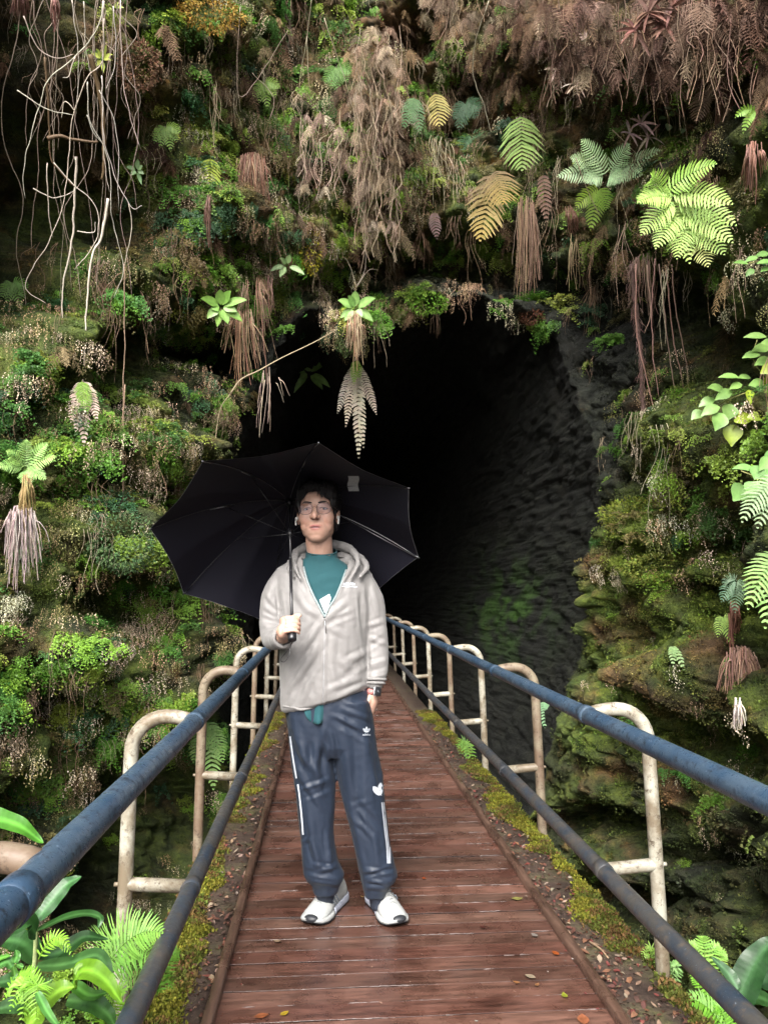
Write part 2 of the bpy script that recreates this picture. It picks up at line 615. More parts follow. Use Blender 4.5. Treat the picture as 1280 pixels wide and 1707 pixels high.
# ground in the gully, the forest floor around, and the plateau over the cave
def sheet(name, x0, x1, y0, y1, n, zf, mat, c0, c1):
    xs = np.linspace(-1, 1, n)
    xs = np.sign(xs) * np.abs(xs) ** 1.8
    X = (x0 + x1) / 2 + xs * (x1 - x0) / 2
    Y = (y0 + y1) / 2 + xs * (y1 - y0) / 2
    XX, YY = np.meshgrid(X, Y, indexing='ij')
    PP = np.stack([XX, YY, XX * 0], -1)
    PP[..., 2] = zf(XX, YY)
    v = (.5 + .5 * np.clip(fbm(PP * 2 + 5, 3), -1, 1))[..., None]
    C = (np.array(c0) * (1 - v) + np.array(c1) * v).reshape(-1, 3)
    i = np.arange(n * n).reshape(n, n)
    Q = np.stack([i[:-1, :-1], i[1:, :-1], i[1:, 1:], i[:-1, 1:]], -1).reshape(-1, 4)
    o = mesh_obj(name, PP.reshape(-1, 3), Q, [], C, mat)
    return tag(o, kind='structure')


def gz(x, y):
    z = -2.7 + .25 * perlin(np.stack([x * .6, y * .6, x * 0], -1)) + .05 * perlin(np.stack([x * 3, y * 3, x * 0], -1))
    z = z + 2.2 * np.exp(-(((x + 1.9) / .85) ** 2 + ((y - 1.7) / 1.6) ** 2))          # bank where the ginger grows
    z = z + 1.9 * np.exp(-(((x - 2.3) / .8) ** 2 + ((y - 1.6) / 1.6) ** 2))
    z = z + 2.4 * np.clip((-y - .5) / 1.5, 0, 1) * np.exp(-(x / 8) ** 2)
    z = z + 7 * np.clip((np.hypot(x, y - 3) - 14) / 10, 0, 1)
    return z


def hz(x, y):
    return 10.2 + .3 * perlin(np.stack([x * .4, y * .4, x * 0], -1))


sheet('ground', -90, 90, -90, 90, 260, gz, M_rock, (.02, .018, .012), (.06, .05, .03))
# the plateau: everything behind the cliff's top edge
top = P[-1]
msk = ZZ[-1] > Z1 - .02
ed = top[msk]
ed = ed[np.argsort(np.arctan2(ed[:, 0] - 0.5, ed[:, 1] + 6))]
far = ed + (ed - np.array([0.5, -6, 10.2])) * np.array([4, 4, 0])
rows = np.stack([ed * (1 - t) + far * t + np.array([0, 0, 1.0]) * .6 * math.sin(t * 3) for t in np.linspace(0, 1, 24)])
i = np.arange(rows.shape[0] * rows.shape[1]).reshape(rows.shape[:2])
Q2 = np.stack([i[:-1, :-1], i[1:, :-1], i[1:, 1:], i[:-1, 1:]], -1).reshape(-1, 4)
tag(mesh_obj('hill_top', rows.reshape(-1, 3), Q2, [], np.tile([.04, .045, .02], (rows.shape[0] * rows.shape[1], 1)), M_rock), kind='structure')
# ================================================================== BRIDGE
DX0, DX1 = -0.335, 0.905          # deck edges (inner faces of the kerbs)
Y_A, Y_B = -1.2, 15.5


def wood_material(name, base, dark, wet=.8, groove=True):
    m, nt, N, L, b = new_mat(name)
    at = N.new('ShaderNodeAttribute'); at.attribute_name = 'tint'
    co = tc(nt)
    mp = N.new('ShaderNodeMapping')
    mp.inputs['Scale'].default_value = (1.6, 14, 14) if groove else (14, 1.6, 14)
    L.new(co, mp.inputs[0])
    g = noise_node(nt, 3.0, 8, .7, mp.outputs[0], .4)
    g2 = noise_node(nt, 5, 5, .6, co)
    g3 = noise_node(nt, 60, 3, .6, co)
    r = ramp(nt, g.outputs[0], [(.28, dark), (.5, base), (.75, tuple(min(1, c * 1.7) for c in base))])
    c = mix(nt, 1, r.outputs[0], at.outputs['Color'], 'MULTIPLY')
    r2 = ramp(nt, g2.outputs[0], [(.35, (.55, .5, .5)), (.6, (1.1, 1.1, 1.1))])
    c = mix(nt, .8, c, r2.outputs[0], 'MULTIPLY')
    r4 = ramp(nt, g3.outputs[0], [(.66, (0, 0, 0)), (.72, (1, 1, 1))])
    c = mix(nt, r4.outputs[0], c, tuple(x * .35 for x in dark))
    L.new(c, b.inputs['Base Color'])
    rr = ramp(nt, g2.outputs[0], [(.3, (.10, .10, .10)), (.5, (.30, .30, .30)), (.7, (.5, .5, .5))])
    L.new(rr.outputs[0], b.inputs['Roughness'])
    b.inputs['Specular IOR Level'].default_value = wet
    p = bump(nt, b, g.outputs[0], .35, .004)
    bump(nt, b, g3.outputs[0], .25, .002, p)
    return m


M_deck = wood_material('wet_deck_wood', (.104, .052, .038), (.032, .017, .012))
M_kerb = wood_material('kerb_wood', (.085, .050, .036), (.025, .015, .012), .5, False)
M_glint = simple_mat('glint_paint', (.13, .11, .105), .35, 0, .3, 90, .6)  # pale colour standing in for wet glints between boards

bridge = empty('footbridge', (.285, 0, 0), 'wet reddish brown plank footbridge with dark kerb strips leading into the cave mouth', 'footbridge')


def par(o, root):
    """parent to a root while staying in place"""
    o.parent = root
    o.matrix_parent_inverse = Matrix.Translation(-Vector(root.location))
    return o


mb = MB()
ge = MB()
y = Y_A
k = 0
while y < Y_B:
    wd = .0965 + random.uniform(-.003, .003)
    gap = random.choice((.0015, .002, .003, .004))
    h = random.uniform(-.0025, .0025)
    t = random.uniform(.7, 1.25)
    red = random.uniform(-.1, .12)
    c = (t * (1 + red), t, t)
    sk = random.uniform(-.002, .002)
    # board with rounded top edges
    prof = [(0, -.03), (0, -.0006), (.0006, 0), (wd - gap - .0006, 0), (wd - gap, -.0006), (wd - gap, -.03)]
    cc = np.tile(np.array([[.12], [.22], [1], [1], [.22], [.12]]) * np.array(c), (9, 1))
    xs = np.linspace(DX0 - .01, DX1 + .01, 9)
    bow = np.array([random.uniform(-.0012, .0012) for _ in xs])
    Vv = []
    for xi, bb in zip(xs, bow):
        for (py_, pz) in prof:
            Vv.append((xi, y + py_ + sk * (xi - .3) / .6, pz + h + bb))
    n = len(prof)
    Qq = [(i * n + j, i * n + j + 1, (i + 1) * n + j + 1, (i + 1) * n + j) for i in range(8) for j in range(n - 1)]
    mb.add(Vv, Qq, [], cc)
    # wet glints painted as thin pale tubes along the board's joint
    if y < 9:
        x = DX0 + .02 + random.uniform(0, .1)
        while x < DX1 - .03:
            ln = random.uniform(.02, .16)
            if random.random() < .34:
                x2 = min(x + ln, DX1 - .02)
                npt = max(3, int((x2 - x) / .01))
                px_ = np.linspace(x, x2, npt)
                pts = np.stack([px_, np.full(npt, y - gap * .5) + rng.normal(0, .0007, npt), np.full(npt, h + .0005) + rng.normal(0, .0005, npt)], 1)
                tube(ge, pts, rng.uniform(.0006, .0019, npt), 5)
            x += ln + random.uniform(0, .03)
    y += wd
    k += 1
deck = par(mb.build('deck', M_deck, smooth=False), bridge)
gr_o = ge.build('joint_glint', M_glint)
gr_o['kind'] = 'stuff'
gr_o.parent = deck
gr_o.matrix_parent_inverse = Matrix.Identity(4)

# under the boards: two beams
mb = MB()
for x in (-.2, .77):
    box(mb, (x - .06, Y_A, -.33), (x + .06, Y_B, -.035))
par(mb.build('girder', M_kerb), bridge)


def strip(x0, x1, z0, z1, name, mat, bevel=.006, wob=.004, nseg=160, tint=(1, 1, 1)):
    mb = MB()
    ys = np.linspace(Y_A, Y_B, nseg)
    prof = [(x0, z0), (x0, z1 - bevel), (x0 + bevel, z1), (x1 - bevel, z1), (x1, z1 - bevel), (x1, z0)]
    V = []
    for yy in ys:
        wx = wob * perlin(np.array([[yy * 1.3, x0, 1.1]]))[0]
        wz = wob * perlin(np.array([[yy * 1.7, x0, 7.1]]))[0]
        for (a, b) in prof:
            V.append((a + wx, yy, b + (wz if b > z0 + .01 else 0)))
    n = len(prof)
    Q = [(i * n + j, i * n + (j + 1) % n, (i + 1) * n + (j + 1) % n, (i + 1) * n + j) for i in range(nseg - 1) for j in range(n)]
    mb.add(V, Q, [], tint)
    mb.add([V[i] for i in range(n)], [(0, 1, 4, 5), (1, 2, 3, 4)], [], tint)
    return mb.build(name, mat)


for x in (DX0 - .035, DX1):
    par(strip(x, x + .035, -.03, .034, 'kerb', M_kerb, .005, .005), bridge)


def ledge_material():
    m, nt, N, L, b = new_mat('dirty_ledge')
    co = tc(nt)
    n1 = noise_node(nt, 5, 6, .65, co)
    n2 = noise_node(nt, 45, 5, .7, co)
    r = ramp(nt, n1.outputs[0], [(.3, (.026, .016, .012)), (.48, (.048, .030, .022)), (.6, (.065, .052, .030)), (.72, (.08, .08, .025))])
    r2 = ramp(nt, n2.outputs[0], [(.3, (.45, .45, .45)), (.7, (1.6, 1.6, 1.6))])
    L.new(mix(nt, 1, r.outputs[0], r2.outputs[0], 'MULTIPLY'), b.inputs['Base Color'])
    b.inputs['Roughness'].default_value = .7
    p = bump(nt, b, n1.outputs[0], .5, .02)
    bump(nt, b, n2.outputs[0], .8, .006, p)
    return m


M_ledge = ledge_material()
LED_L, LED_R = (-.60, DX0 - .036), (DX1 + .036, 1.165)
for (a, b) in (LED_L, LED_R):
    par(strip(a, b, -.30, .004, 'ledge', M_ledge, .014, .012), bridge)


def paint_material(name, base, worn, under, rough=.3, pits=True):
    """weathered paint on pipe: worn patches, specks of bare metal and lichen"""
    m, nt, N, L, b = new_mat(name)
    co = tc(nt)
    n1 = noise_node(nt, 6, 6, .7, co, .3)
    n2 = noise_node(nt, 34, 6, .8, co)
    n3 = noise_node(nt, 110, 3, .7, co)
    sx = N.new('ShaderNodeSeparateXYZ')
    r = ramp(nt, n1.outputs[0], [(.40, (0, 0, 0)), (.58, (1, 1, 1))])
    c = mix(nt, r.outputs[0], base, worn)
    r2 = ramp(nt, n2.outputs[0], [(.54, (0, 0, 0)), (.64, (1, 1, 1))])
    c = mix(nt, r2.outputs[0], c, under)
    r3 = ramp(nt, n3.outputs[0], [(.67, (0, 0, 0)), (.71, (1, 1, 1))])
    c = mix(nt, r3.outputs[0], c, tuple(min(1, x * 2.2 + .12) for x in base) if pits else c)
    L.new(c, b.inputs['Base Color'])
    rr = ramp(nt, n2.outputs[0], [(.4, (rough,) * 3), (.7, (rough + .35,) * 3)])
    L.new(rr.outputs[0], b.inputs['Roughness'])
    b.inputs['Specular IOR Level'].default_value = .5
    bump(nt, b, n2.outputs[0], .3, .003)
    return m


M_blue = paint_material('blue_rail_paint', (.026, .052, .090), (.050, .078, .112), (.009, .012, .020), .25)
M_rust = paint_material('worn_low_rail', (.022, .034, .052), (.055, .052, .048), (.090, .072, .055), .30)
M_cream = paint_material('cream_post_paint', (.34, .33, .27), (.15, .12, .080), (.060, .040, .022), .38, False)
M_cream2 = paint_material('stained_post_paint', (.19, .16, .11), (.125, .085, .055), (.05, .033, .02), .5, False)

RR = .0275
# top rail and low rail heights: metres over the deck
ZT, ZL = .890, .345


def railing(side, label):
    if side < 0:
        xt, xl, xp, ph = -.450, -.447, -.670, 2.74
    else:
        xt, xl, xp, ph = .945, .990, 1.205, 2.79
    step = 1.53
    root = empty('metal_railing', (xp, 0, 0), label, 'railing')
    ys = np.linspace(Y_A + .1, Y_B - .3, 120)
    for nm, x, z, mt, r in (('top_rail', xt, ZT, M_blue, .0305), ('low_rail', xl, ZL, M_rust, .0290)):
        m_ = MB()
        wx = .004 * perlin(np.stack([ys * .7, ys * 0 + x, ys * 0 + z], 1))
        tube(m_, np.stack([x + wx, ys, z + wx * .7], 1), r, 20)
        # pipe couplings
        j_ = m_
        for q in np.arange(ph - 2 * step, Y_B - 1, step):
            tube(j_, [(x, q - .03, z), (x, q - .027, z), (x, q + .027, z), (x, q + .03, z)], [r, r + .0035, r + .0035, r], 20, cap=False)
        par(m_.build(nm, mt), root)
    k = 0
    for q in np.arange(ph - 2 * step, Y_B - .5, step):
        if side < 0 and abs(q - (ph - step)) < .01:
            q += .13                     # this bay is a little shorter
        m_ = MB()
        lean_ = -.035 * side if side > 0 else .012
        top = xt if side > 0 else xt
        xb = xp
        xu = xp + lean_
        zt = ZT + .020
        rad = .115
        ix = xu - side * rad
        pts = [(xb, q, -.32), (xb + lean_ * .5, q, .3), (xu, q, zt - rad)]
        for a in np.linspace(0, PI / 2, 9)[1:]:
            pts.append((xu - side * rad * (1 - math.cos(a)), q, zt - rad + rad * math.sin(a)))
        # down to the rail
        e = np.array([xt + side * .010, q, ZT + .004])
        s_ = np.array(pts[-1])
        for t in (.35, .7, 1.0):
            p_ = s_ * (1 - t) + e * t
            p_[2] = s_[2] + (e[2] - s_[2]) * t ** 2
            pts.append(tuple(p_))
        pts = np.array(pts)
        sp = smooth_path(pts[:3], 6)
        pts = np.concatenate([sp, pts[3:]])
        tube(m_, pts, .0245 if k % 3 else .0255, 16)
        mt = M_cream if (k % 2 == 0) else M_cream2
        if side < 0 and k in (3,):
            mt = M_cream2
        p = par(m_.build('post', mt), root)
        r_ = MB()
        zr = ZL + .005
        xr0 = xb + lean_ * .55
        tube(r_, [(xr0, q, zr + .012), (xr0 - side * .004, q, zr + .012), (xl + side * .02, q, zr)], .0225, 14)
        # bolt head sticking out of the post
        tube(r_, [(xr0 + side * .02, q, zr + .012), (xr0 + side * .036, q, zr + .012)], .008, 6)
        par(r_.build('rung', M_cream), root)
        k += 1
    return root


rail_l = railing(-1, 'blue pipe railing with cream bent posts along the near side of the umbrella')
rail_l['label'] = 'blue pipe railing with cream bent posts running beside the broad leaved plants'
rail_r = railing(1, 'blue pipe railing with cream bent posts running along the mossy rock wall')
# ================================================================== PLANTS
M_leaf = leaf_mat('fern_leaf', .5, .3, .4)
M_gloss = leaf_mat('glossy_leaf', .36, .3, .35, scale=14, wet=.12)
M_dry = leaf_mat('dry_growth', .75, .15, .2)
M_root = leaf_mat('root_skin', .6, .0, .3, scale=90)



def blade(mb, path, width, nrm, tint, prof=None, fold=.15, wave=0.0, tint2=None):
    """a leaf: three columns along a path; nrm is the side it shows"""
    P = np.asarray(path, float)
    n = len(P)
    t = np.linspace(0, 1, n)
    if prof is None:
        prof = np.sin(np.clip(t, 0, 1) ** .75 * PI) ** .8
    tan = np.gradient(P, axis=0)
    tan /= np.maximum(np.linalg.norm(tan, axis=1), 1e-9)[:, None]
    side = np.cross(tan, nrm)
    side /= np.maximum(np.linalg.norm(side, axis=1), 1e-9)[:, None]
    up = np.cross(side, tan)
    w = (width * .5 * prof)[:, None]
    wv = (wave * width * np.sin(t * 17 + random.random() * 6))[:, None]
    wv2 = (wave * width * np.sin(t * 14 + random.random() * 6))[:, None]
    L = P - side * w + up * (w * fold + wv)
    Rr = P + side * w + up * (w * fold + wv2)
    V = np.concatenate([L, P, Rr])
    i = np.arange(n - 1)
    Q = np.concatenate([np.stack([i, i + n, i + n + 1, i + 1], 1), np.stack([i + n, i + 2 * n, i + 2 * n + 1, i + n + 1], 1)])
    c = np.tile(np.asarray(tint, float), (3 * n, 1))
    if tint2 is not None:
        c[n:2 * n] = tint2
    mb.add(V, Q, None, c)


def arc(p0, p1, droop=0.0, n=8, up=UP):
    p0, p1 = np.asarray(p0, float), np.asarray(p1, float)
    t = np.linspace(0, 1, n)[:, None]
    return p0 + (p1 - p0) * t + up * droop * 4 * t * (1 - t)


def jit(c, a=.15):
    f = 1 + random.uniform(-a, a)
    return np.clip(np.array(c) * f * (1 + rng.uniform(-a * .4, a * .4, 3)), 0, 1)


def frond(mb, p0, p1, plen, tint, nrm, n=16, droop=.03, bare=.12, pw=None, sag=.15, ang=.35, seg=4, stem=None, r=.0016, tipc=None, shape='lance', curl=0):
    P = arc(p0, p1, droop, 24)
    if curl:
        t = np.linspace(0, 1, 24)[:, None]
        P = P + curl * np.cross(norm(P[-1] - P[0]), nrm) * np.sin(t * 3) * np.linalg.norm(P[-1] - P[0])
    L = np.linalg.norm(P[-1] - P[0])
    tube(mb, P[::3], np.linspace(r, r * .4, len(P[::3])), 4, stem if stem is not None else np.array(tint) * .7, cap=False)
    tt_ = np.linspace(bare, .985, n)
    nrm = norm(nrm)
    for k, t in enumerate(tt_):
        q = t * 23
        i = min(int(q), 22)
        p = P[i] + (P[i + 1] - P[i]) * (q - i)
        tg = norm(P[i + 1] - P[i])
        sd = norm(np.cross(tg, nrm))
        u = (t - bare) / (1 - bare)
        if shape == 'lance':
            ln = plen * (math.sin(PI * min(1, .22 + u * .8)) ** .8 * (1 - u * .15)) + plen * .05
        else:
            ln = plen * (1 - u) ** .8 + plen * .04
        for s in (-1, 1):
            ll = ln * random.uniform(.9, 1.08)
            a = ang + random.uniform(-.08, .08) + u * .2
            d = norm(sd * s * math.cos(a) + tg * math.sin(a) + nrm * random.uniform(-.12, .12))
            e = p + d * ll - UP * sag * ll + tg * ll * .12
            m = p + d * ll * .55 - UP * sag * ll * .15
            w = pw if pw else L / n * .60
            c = jit(tint, .13)
            if tipc is not None:
                c = c * (1 - u * .8) + np.array(tipc) * u * .8
            if seg <= 2:
                blade(mb, np.stack([p, m, e]), w, nrm, c, np.array([.7, 1, .12]), .1)
            else:
                pp = np.stack([p, p * .6 + m * .4, m, m * .45 + e * .55, e])
                blade(mb, pp, w, nrm, c, np.array([.75, 1, .9, .62, .08]), .12)
    return P


def mpp(p):
    """metres in one photo pixel at a world point"""
    return (np.array(p) - np.array([0, 0, CAM_Z])) @ (-_R[:, 2]) / FPX


def to_cam(p):
    return norm(np.array([0, 0, CAM_Z]) - np.array(p))


def face(p, up=.35):
    return norm(to_cam(p) + UP * up)


# ---- scattering of small growth over the rock (uncountable: stuff)
def t_maiden(size=.2, nf=9, lf=.016):
    mb = MB()
    for f in range(nf):
        a = random.uniform(-1.35, 1.35)
        el = random.uniform(-.5, .9)
        L = size * random.uniform(.55, 1.15)
        d = np.array([math.sin(a) * math.cos(el), math.cos(a) * math.cos(el) * .9, math.sin(el)])
        c0 = random.uniform(.75, 1.25)
        t = np.linspace(0, 1, 8)[:, None]
        P = d * L * t + np.array([0, 0, -1]) * L * .85 * t ** 2
        tg = norm(P[-1] - P[3])
        nr = norm(np.array([0, 1.0, .5]))
        sd = norm(np.cross(tg, nr))
        for k in range(2, 8):
            for s in (-1, 1):
                bl = size * .34 * (1 - k / 9.5)
                for j in range(1, 4 if k < 6 else 3):
                    q = P[k] + (sd * s * .85 + tg * .35) * bl * j / 3 + rng.normal(0, .004, 3)
                    sz = lf * random.uniform(.7, 1.25)
                    dr = norm(sd * s * .6 + tg * .6 + rng.normal(0, .3, 3))
                    pr = norm(np.cross(dr, nr + rng.normal(0, .35, 3)))
                    c = c0 * random.uniform(.85, 1.18)
                    mb.add([q - pr * sz * .15, q + pr * sz * .15, q + pr * sz * .62 + dr * sz, q - pr * sz * .62 + dr * sz * .9], [(0, 1, 2, 3)], None, (c, c, c))
    return mb.arrays()


def t_skirt(size=.24, ns=13):
    mb = MB()
    for f in range(ns):
        x0 = random.uniform(-.11, .11)
        y0 = random.uniform(.01, .10)
        L = size * random.uniform(.45, 1.1)
        c0 = random.uniform(.6, 1.25)
        n = int(L / .013)
        for k in range(n):
            z = -k * .013 - random.uniform(0, .01)
            q = np.array([x0 * (1 + k / n * .25) + random.gauss(0, .007), y0 + random.gauss(0, .007) + .03 * math.sin(k * .3), z + .04])
            sz = random.uniform(.006, .014)
            dr = norm(np.array([random.gauss(0, .5), random.gauss(0, .3), -1]))
            pr = norm(np.cross(dr, rng.normal(0, 1, 3)))
            c = c0 * random.uniform(.6, 1.35)
            mb.add([q - pr * sz * .2, q + pr * sz * .2, q + pr * sz * .5 + dr * sz, q - pr * sz * .5 + dr * sz], [(0, 1, 2, 3)], None, (c, c * random.uniform(.93, 1), c * random.uniform(.85, 1)))
    return mb.arrays()


def t_moss(r=.05, n=34, ln=.012):
    mb = MB()
    for k in range(n):
        a = random.uniform(0, 2 * PI)
        q = math.sqrt(random.random()) * r
        p = np.array([math.cos(a) * q, 0.012 * (1 - (q / r) ** 2) - .004, math.sin(a) * q])
        d = norm(np.array([math.cos(a) * .5, 1, math.sin(a) * .5 + .1]) + rng.normal(0, .45, 3))
        s = norm(np.cross(d, rng.normal(0, 1, 3)))
        l_ = ln * random.uniform(.6, 1.5)
        c = random.uniform(.6, 1.45)
        mb.add([p - s * l_ * .35, p + s * l_ * .35, p + s * l_ * .2 + d * l_, p - s * l_ * .25 + d * l_ * .8], [(0, 1, 2, 3)], None, (c, c, c * .9))
    return mb.arrays()


def t_dead(size=.26, nf=6):
    """dead drooping fern fronds, curled and brown"""
    mb = MB()
    for f in range(nf):
        a = random.uniform(-1.3, 1.3)
        L = size * random.uniform(.6, 1.2)
        d = np.array([math.sin(a) * .7, math.cos(a) * .6, random.uniform(-.3, .3)])
        t = np.linspace(0, 1, 9)[:, None]
        P = d * L * .7 * t + np.array([random.uniform(-.2, .2), 0, -1]) * L * t ** 1.6
        c0 = random.uniform(.6, 1.3)
        tube(mb, P[::2], .0022, 3, (c0 * .7,) * 3, cap=False)
        nr = norm(rng.normal(0, 1, 3) + np.array([0, 1.2, 0]))
        for k in range(1, 9):
            tg = norm(P[k] - P[k - 1])
            sd = norm(np.cross(tg, nr))
            for s in (-1, 1):
                for h in (0, .5):
                    p = P[k - 1] * h + P[k] * (1 - h)
                    ll = L * .26 * math.sin(PI * (.15 + .8 * k / 9)) * random.uniform(.6, 1.1)
                    e = p + (sd * s + tg * .5) * ll - UP * ll * .5 + rng.normal(0, .006, 3)
                    m = (p + e) / 2 + nr * ll * .15
                    w = .0065
                    c = c0 * random.uniform(.7, 1.3)
                    u_ = norm(np.cross(e - p, nr)) * w * .5
                    mb.add([p - u_ * .5, p + u_ * .5, m + u_, m - u_, e + u_ * .2, e - u_ * .2], [(0, 1, 2, 3), (3, 2, 4, 5)], None, (c, c, c))
    return mb.arrays()


def t_twigs(size=.35, n=9):
    mb = MB()
    for k in range(n):
        x = random.uniform(-.1, .1)
        L = size * random.uniform(.4, 1.3)
        t = np.linspace(0, 1, 7)
        P = np.stack([x + .03 * np.sin(t * random.uniform(2, 7)) + t * random.uniform(-.07, .07), .03 + .05 * t + .02 * np.sin(t * 5 + k), -L * t], 1)
        tube(mb, P, np.linspace(.0022, .0009, 7), 3, (random.uniform(.6, 1.3),) * 3, cap=False)
    return mb.arrays()


# per-vertex sampling data on the rock
flatP = P.reshape(-1, 3)
flatN = blur_rows(CN, 3).reshape(-1, 3)
flatN /= np.maximum(np.linalg.norm(flatN, axis=1), 1e-6)[:, None]
du = np.linalg.norm(np.roll(P, -1, 1) - P, axis=2)
dv = np.linalg.norm(np.diff(P, axis=0, append=P[-1:]), axis=2)
area = (du * dv).reshape(-1)
fpx, fpy = proj(flatP)
tocam = np.array([0, 0, CAM_Z]) - flatP
tocam /= np.linalg.norm(tocam, axis=1)[:, None]
facing = np.clip((flatN * tocam).sum(1) + .25, 0, 1)
ok = (fpx > -170) & (fpx < 1450) & (fpy > -220) & (fpy < 1880) & (~(inside.reshape(-1) > 0)) & (flatP[:, 1] > 1.0)
fdisp = disp.reshape(-1)
bright = np.clip(1.05 + fdisp * 1.1, .06, 1.3) * ok * facing
ftint = tintc.reshape(-1, 3)


def zf(cx, cy, rx, ry, p=2):
    return np.exp(-(np.abs((fpx - cx) / rx) ** p + np.abs((fpy - cy) / ry) ** p))


leftwall = zf(170, 1000, 260, 560, 4)
upmid = zf(420, 260, 330, 300, 4)
upright = zf(1000, 230, 330, 260, 4)
rightmid = zf(1180, 620, 170, 260, 4)
rightlow = zf(1130, 1130, 180, 420, 4)
vines = zf(110, 260, 130, 260, 4)
deadr = zf(1020, 70, 330, 130, 4)
patch = fbm(flatP * 1.9 + 77, 3)
patch2 = fbm(flatP * 3.3 + 7, 3)


def clumps(w, nc, kmin, kmax, spread, down=0.0, chance=1.0, seed=5):
    """clump centres on the rock, each with several plants round it"""
    r = np.random.default_rng(seed)
    w = np.clip(w, 0, None); w = w / w.sum()
    out = []
    for c, i in enumerate(r.choice(len(w), nc, p=w)):
        R_ = spread * r.uniform(.6, 1.5)
        n = int(r.integers(kmin, kmax + 1))
        if r.random() > chance:
            continue
        for _ in range(n):
            q = flatP[i] + r.normal(0, R_, 3) * np.array([1, 1, .75]) - UP * (down * R_ * 2.2)
            h = BVH.find_nearest(Vector(q))
            p = np.array(h[0])
            m_ = np.array(h[1])
            if m_ @ tocam[i] < 0: m_ = -m_
            m_ = norm(m_ * .5 + flatN[i])
            bulge = max(0, 1 - np.linalg.norm(p - flatP[i]) / (2 * R_)) * R_ * .3
            out.append((p + m_ * bulge, m_, i, c))
    return out


def scatter(name, temps, w, count, smin, smax, colf, mat, label, droop=0.0, off=0.0, spots=None):
    w = np.clip(w, 0, None)
    w = w / w.sum()
    ii = rng.choice(len(w), count, p=w)
    Vs, Qs, Cs, n0 = [], [], [], 0
    items = [(flatP[i], flatN[i], i, None) for i in ii] + (spots or [])
    for k, (bp, bn, i, cid) in enumerate(items):
        V, Q, T, C = temps[random.randrange(len(temps))]
        nn = bn.copy()
        o = norm(np.array([nn[0], nn[1], nn[2] * (1 - droop)]))
        sd = norm(np.cross(o, UP))
        z = np.cross(sd, o) if droop < .5 else UP
        if droop >= .5:
            o = norm(np.cross(UP, sd))
        s = random.uniform(smin, smax)
        M = np.stack([sd * (1 if random.random() < .5 else -1), o, z]) * s
        p = bp + rng.normal(0, .02, 3) + nn * off
        Vs.append(V @ M + p)
        Qs.append(Q + n0)
        Cs.append(np.clip(C * (colf(i) if cid is None else clump_col(colf, i, cid)), 0, .95))
        n0 += len(V)
    o = mesh_obj(name, np.concatenate(Vs), np.concatenate(Qs), [], np.concatenate(Cs), mat)
    return tag(o, label, name.replace('_', ' '), kind='stuff')


_cc = {}


def clump_col(colf, i, cid):
    key = (colf.__name__, cid)
    if key not in _cc:
        _cc[key] = np.array(colf(i))
    return jit(_cc[key], .16)


greens = [(.12, .27, .035), (.20, .35, .045), (.075, .19, .04), (.05, .125, .055), (.28, .37, .065), (.17, .15, .06)]


def col_maiden(i):
    q = patch2[i] + random.gauss(0, .35)
    b = greens[0] if q < .1 else greens[1] if q < .5 else greens[4]
    if q < -.3: b = greens[2]
    if q < -.65: b = greens[3]
    if random.random() < .10: b = greens[5]
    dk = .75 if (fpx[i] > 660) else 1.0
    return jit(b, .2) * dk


def col_skirt(i):
    r = random.random()
    b = (.54, .475, .37) if r < .45 else (.34, .25, .165) if r < .75 else (.24, .24, .11)
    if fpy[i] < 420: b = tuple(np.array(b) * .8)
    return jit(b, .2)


def col_moss(i):
    return jit(ftint[i] * 1.5 + .004, .3)


def col_dead(i):
    r = random.random()
    b = (.14, .088, .055) if r < .5 else (.24, .165, .10) if r < .8 else (.08, .048, .034)
    return jit(b, .2)


wA = area * bright * (.9 * zf(470, 500, 110, 60) + .8 * zf(960, 540, 90, 60) + 1.0 * leftwall + 1.05 * upmid + .6 * upright + .4 * rightmid + .05 * rightlow) * np.clip(.5 + 1.2 * patch, .03, 1.2) * (1 - .8 * vines) * (1 - .6 * deadr)
TA = [t_maiden(random.uniform(.15, .22), random.randint(7, 10), random.uniform(.013, .017)) for _ in range(7)]
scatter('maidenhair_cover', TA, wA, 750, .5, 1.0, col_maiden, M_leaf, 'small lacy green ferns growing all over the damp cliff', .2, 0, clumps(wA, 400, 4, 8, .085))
TB = [t_skirt(random.uniform(.18, .28), random.randint(9, 14)) for _ in range(6)]
wB = area * bright * (1.0 * leftwall + .5 * upmid + .25 * upright + .08 * rightmid + .04 * rightlow) * np.clip(.35 - patch + .3 * patch2, .02, 1) * (1 - .7 * vines)
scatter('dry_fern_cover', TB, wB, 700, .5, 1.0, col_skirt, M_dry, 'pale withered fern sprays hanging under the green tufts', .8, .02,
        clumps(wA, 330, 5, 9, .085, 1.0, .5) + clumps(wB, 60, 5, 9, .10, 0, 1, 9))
TC = [t_moss(random.uniform(.04, .06), 30, random.uniform(.009, .013)) for _ in range(6)]
wC = area * bright * (.3 + leftwall + .5 * upmid + .3 * upright + .7 * rightmid + 1.4 * rightlow)
scatter('moss_cover', TC, wC, 15000, .6, 1.4, col_moss, M_dry, 'short moss and liverwort crusting the wet rock')
TD = [t_dead(random.uniform(.2, .3), random.randint(4, 7)) for _ in range(6)]
wD = area * bright * (1.5 * zf(1020, 50, 330, 110, 4) + .25 * upright + .22 * upmid + .8 * zf(625, 230, 75, 210, 4) * 2 + .35 * zf(130, 120, 150, 140)) * np.clip(.6 + patch2, .05, 1)
scatter('dead_fern_cover', TD, wD, 620, .5, 1.0, col_dead, M_dry, 'matted brown dead ferns hanging from the cliff top', .6, .03)
TE = [t_twigs(random.uniform(.25, .5), random.randint(5, 9)) for _ in range(5)]
wE = area * bright * (1.0 * upright + 1.0 * upmid + .3 * leftwall + .3 * rightmid + .7 * vines)
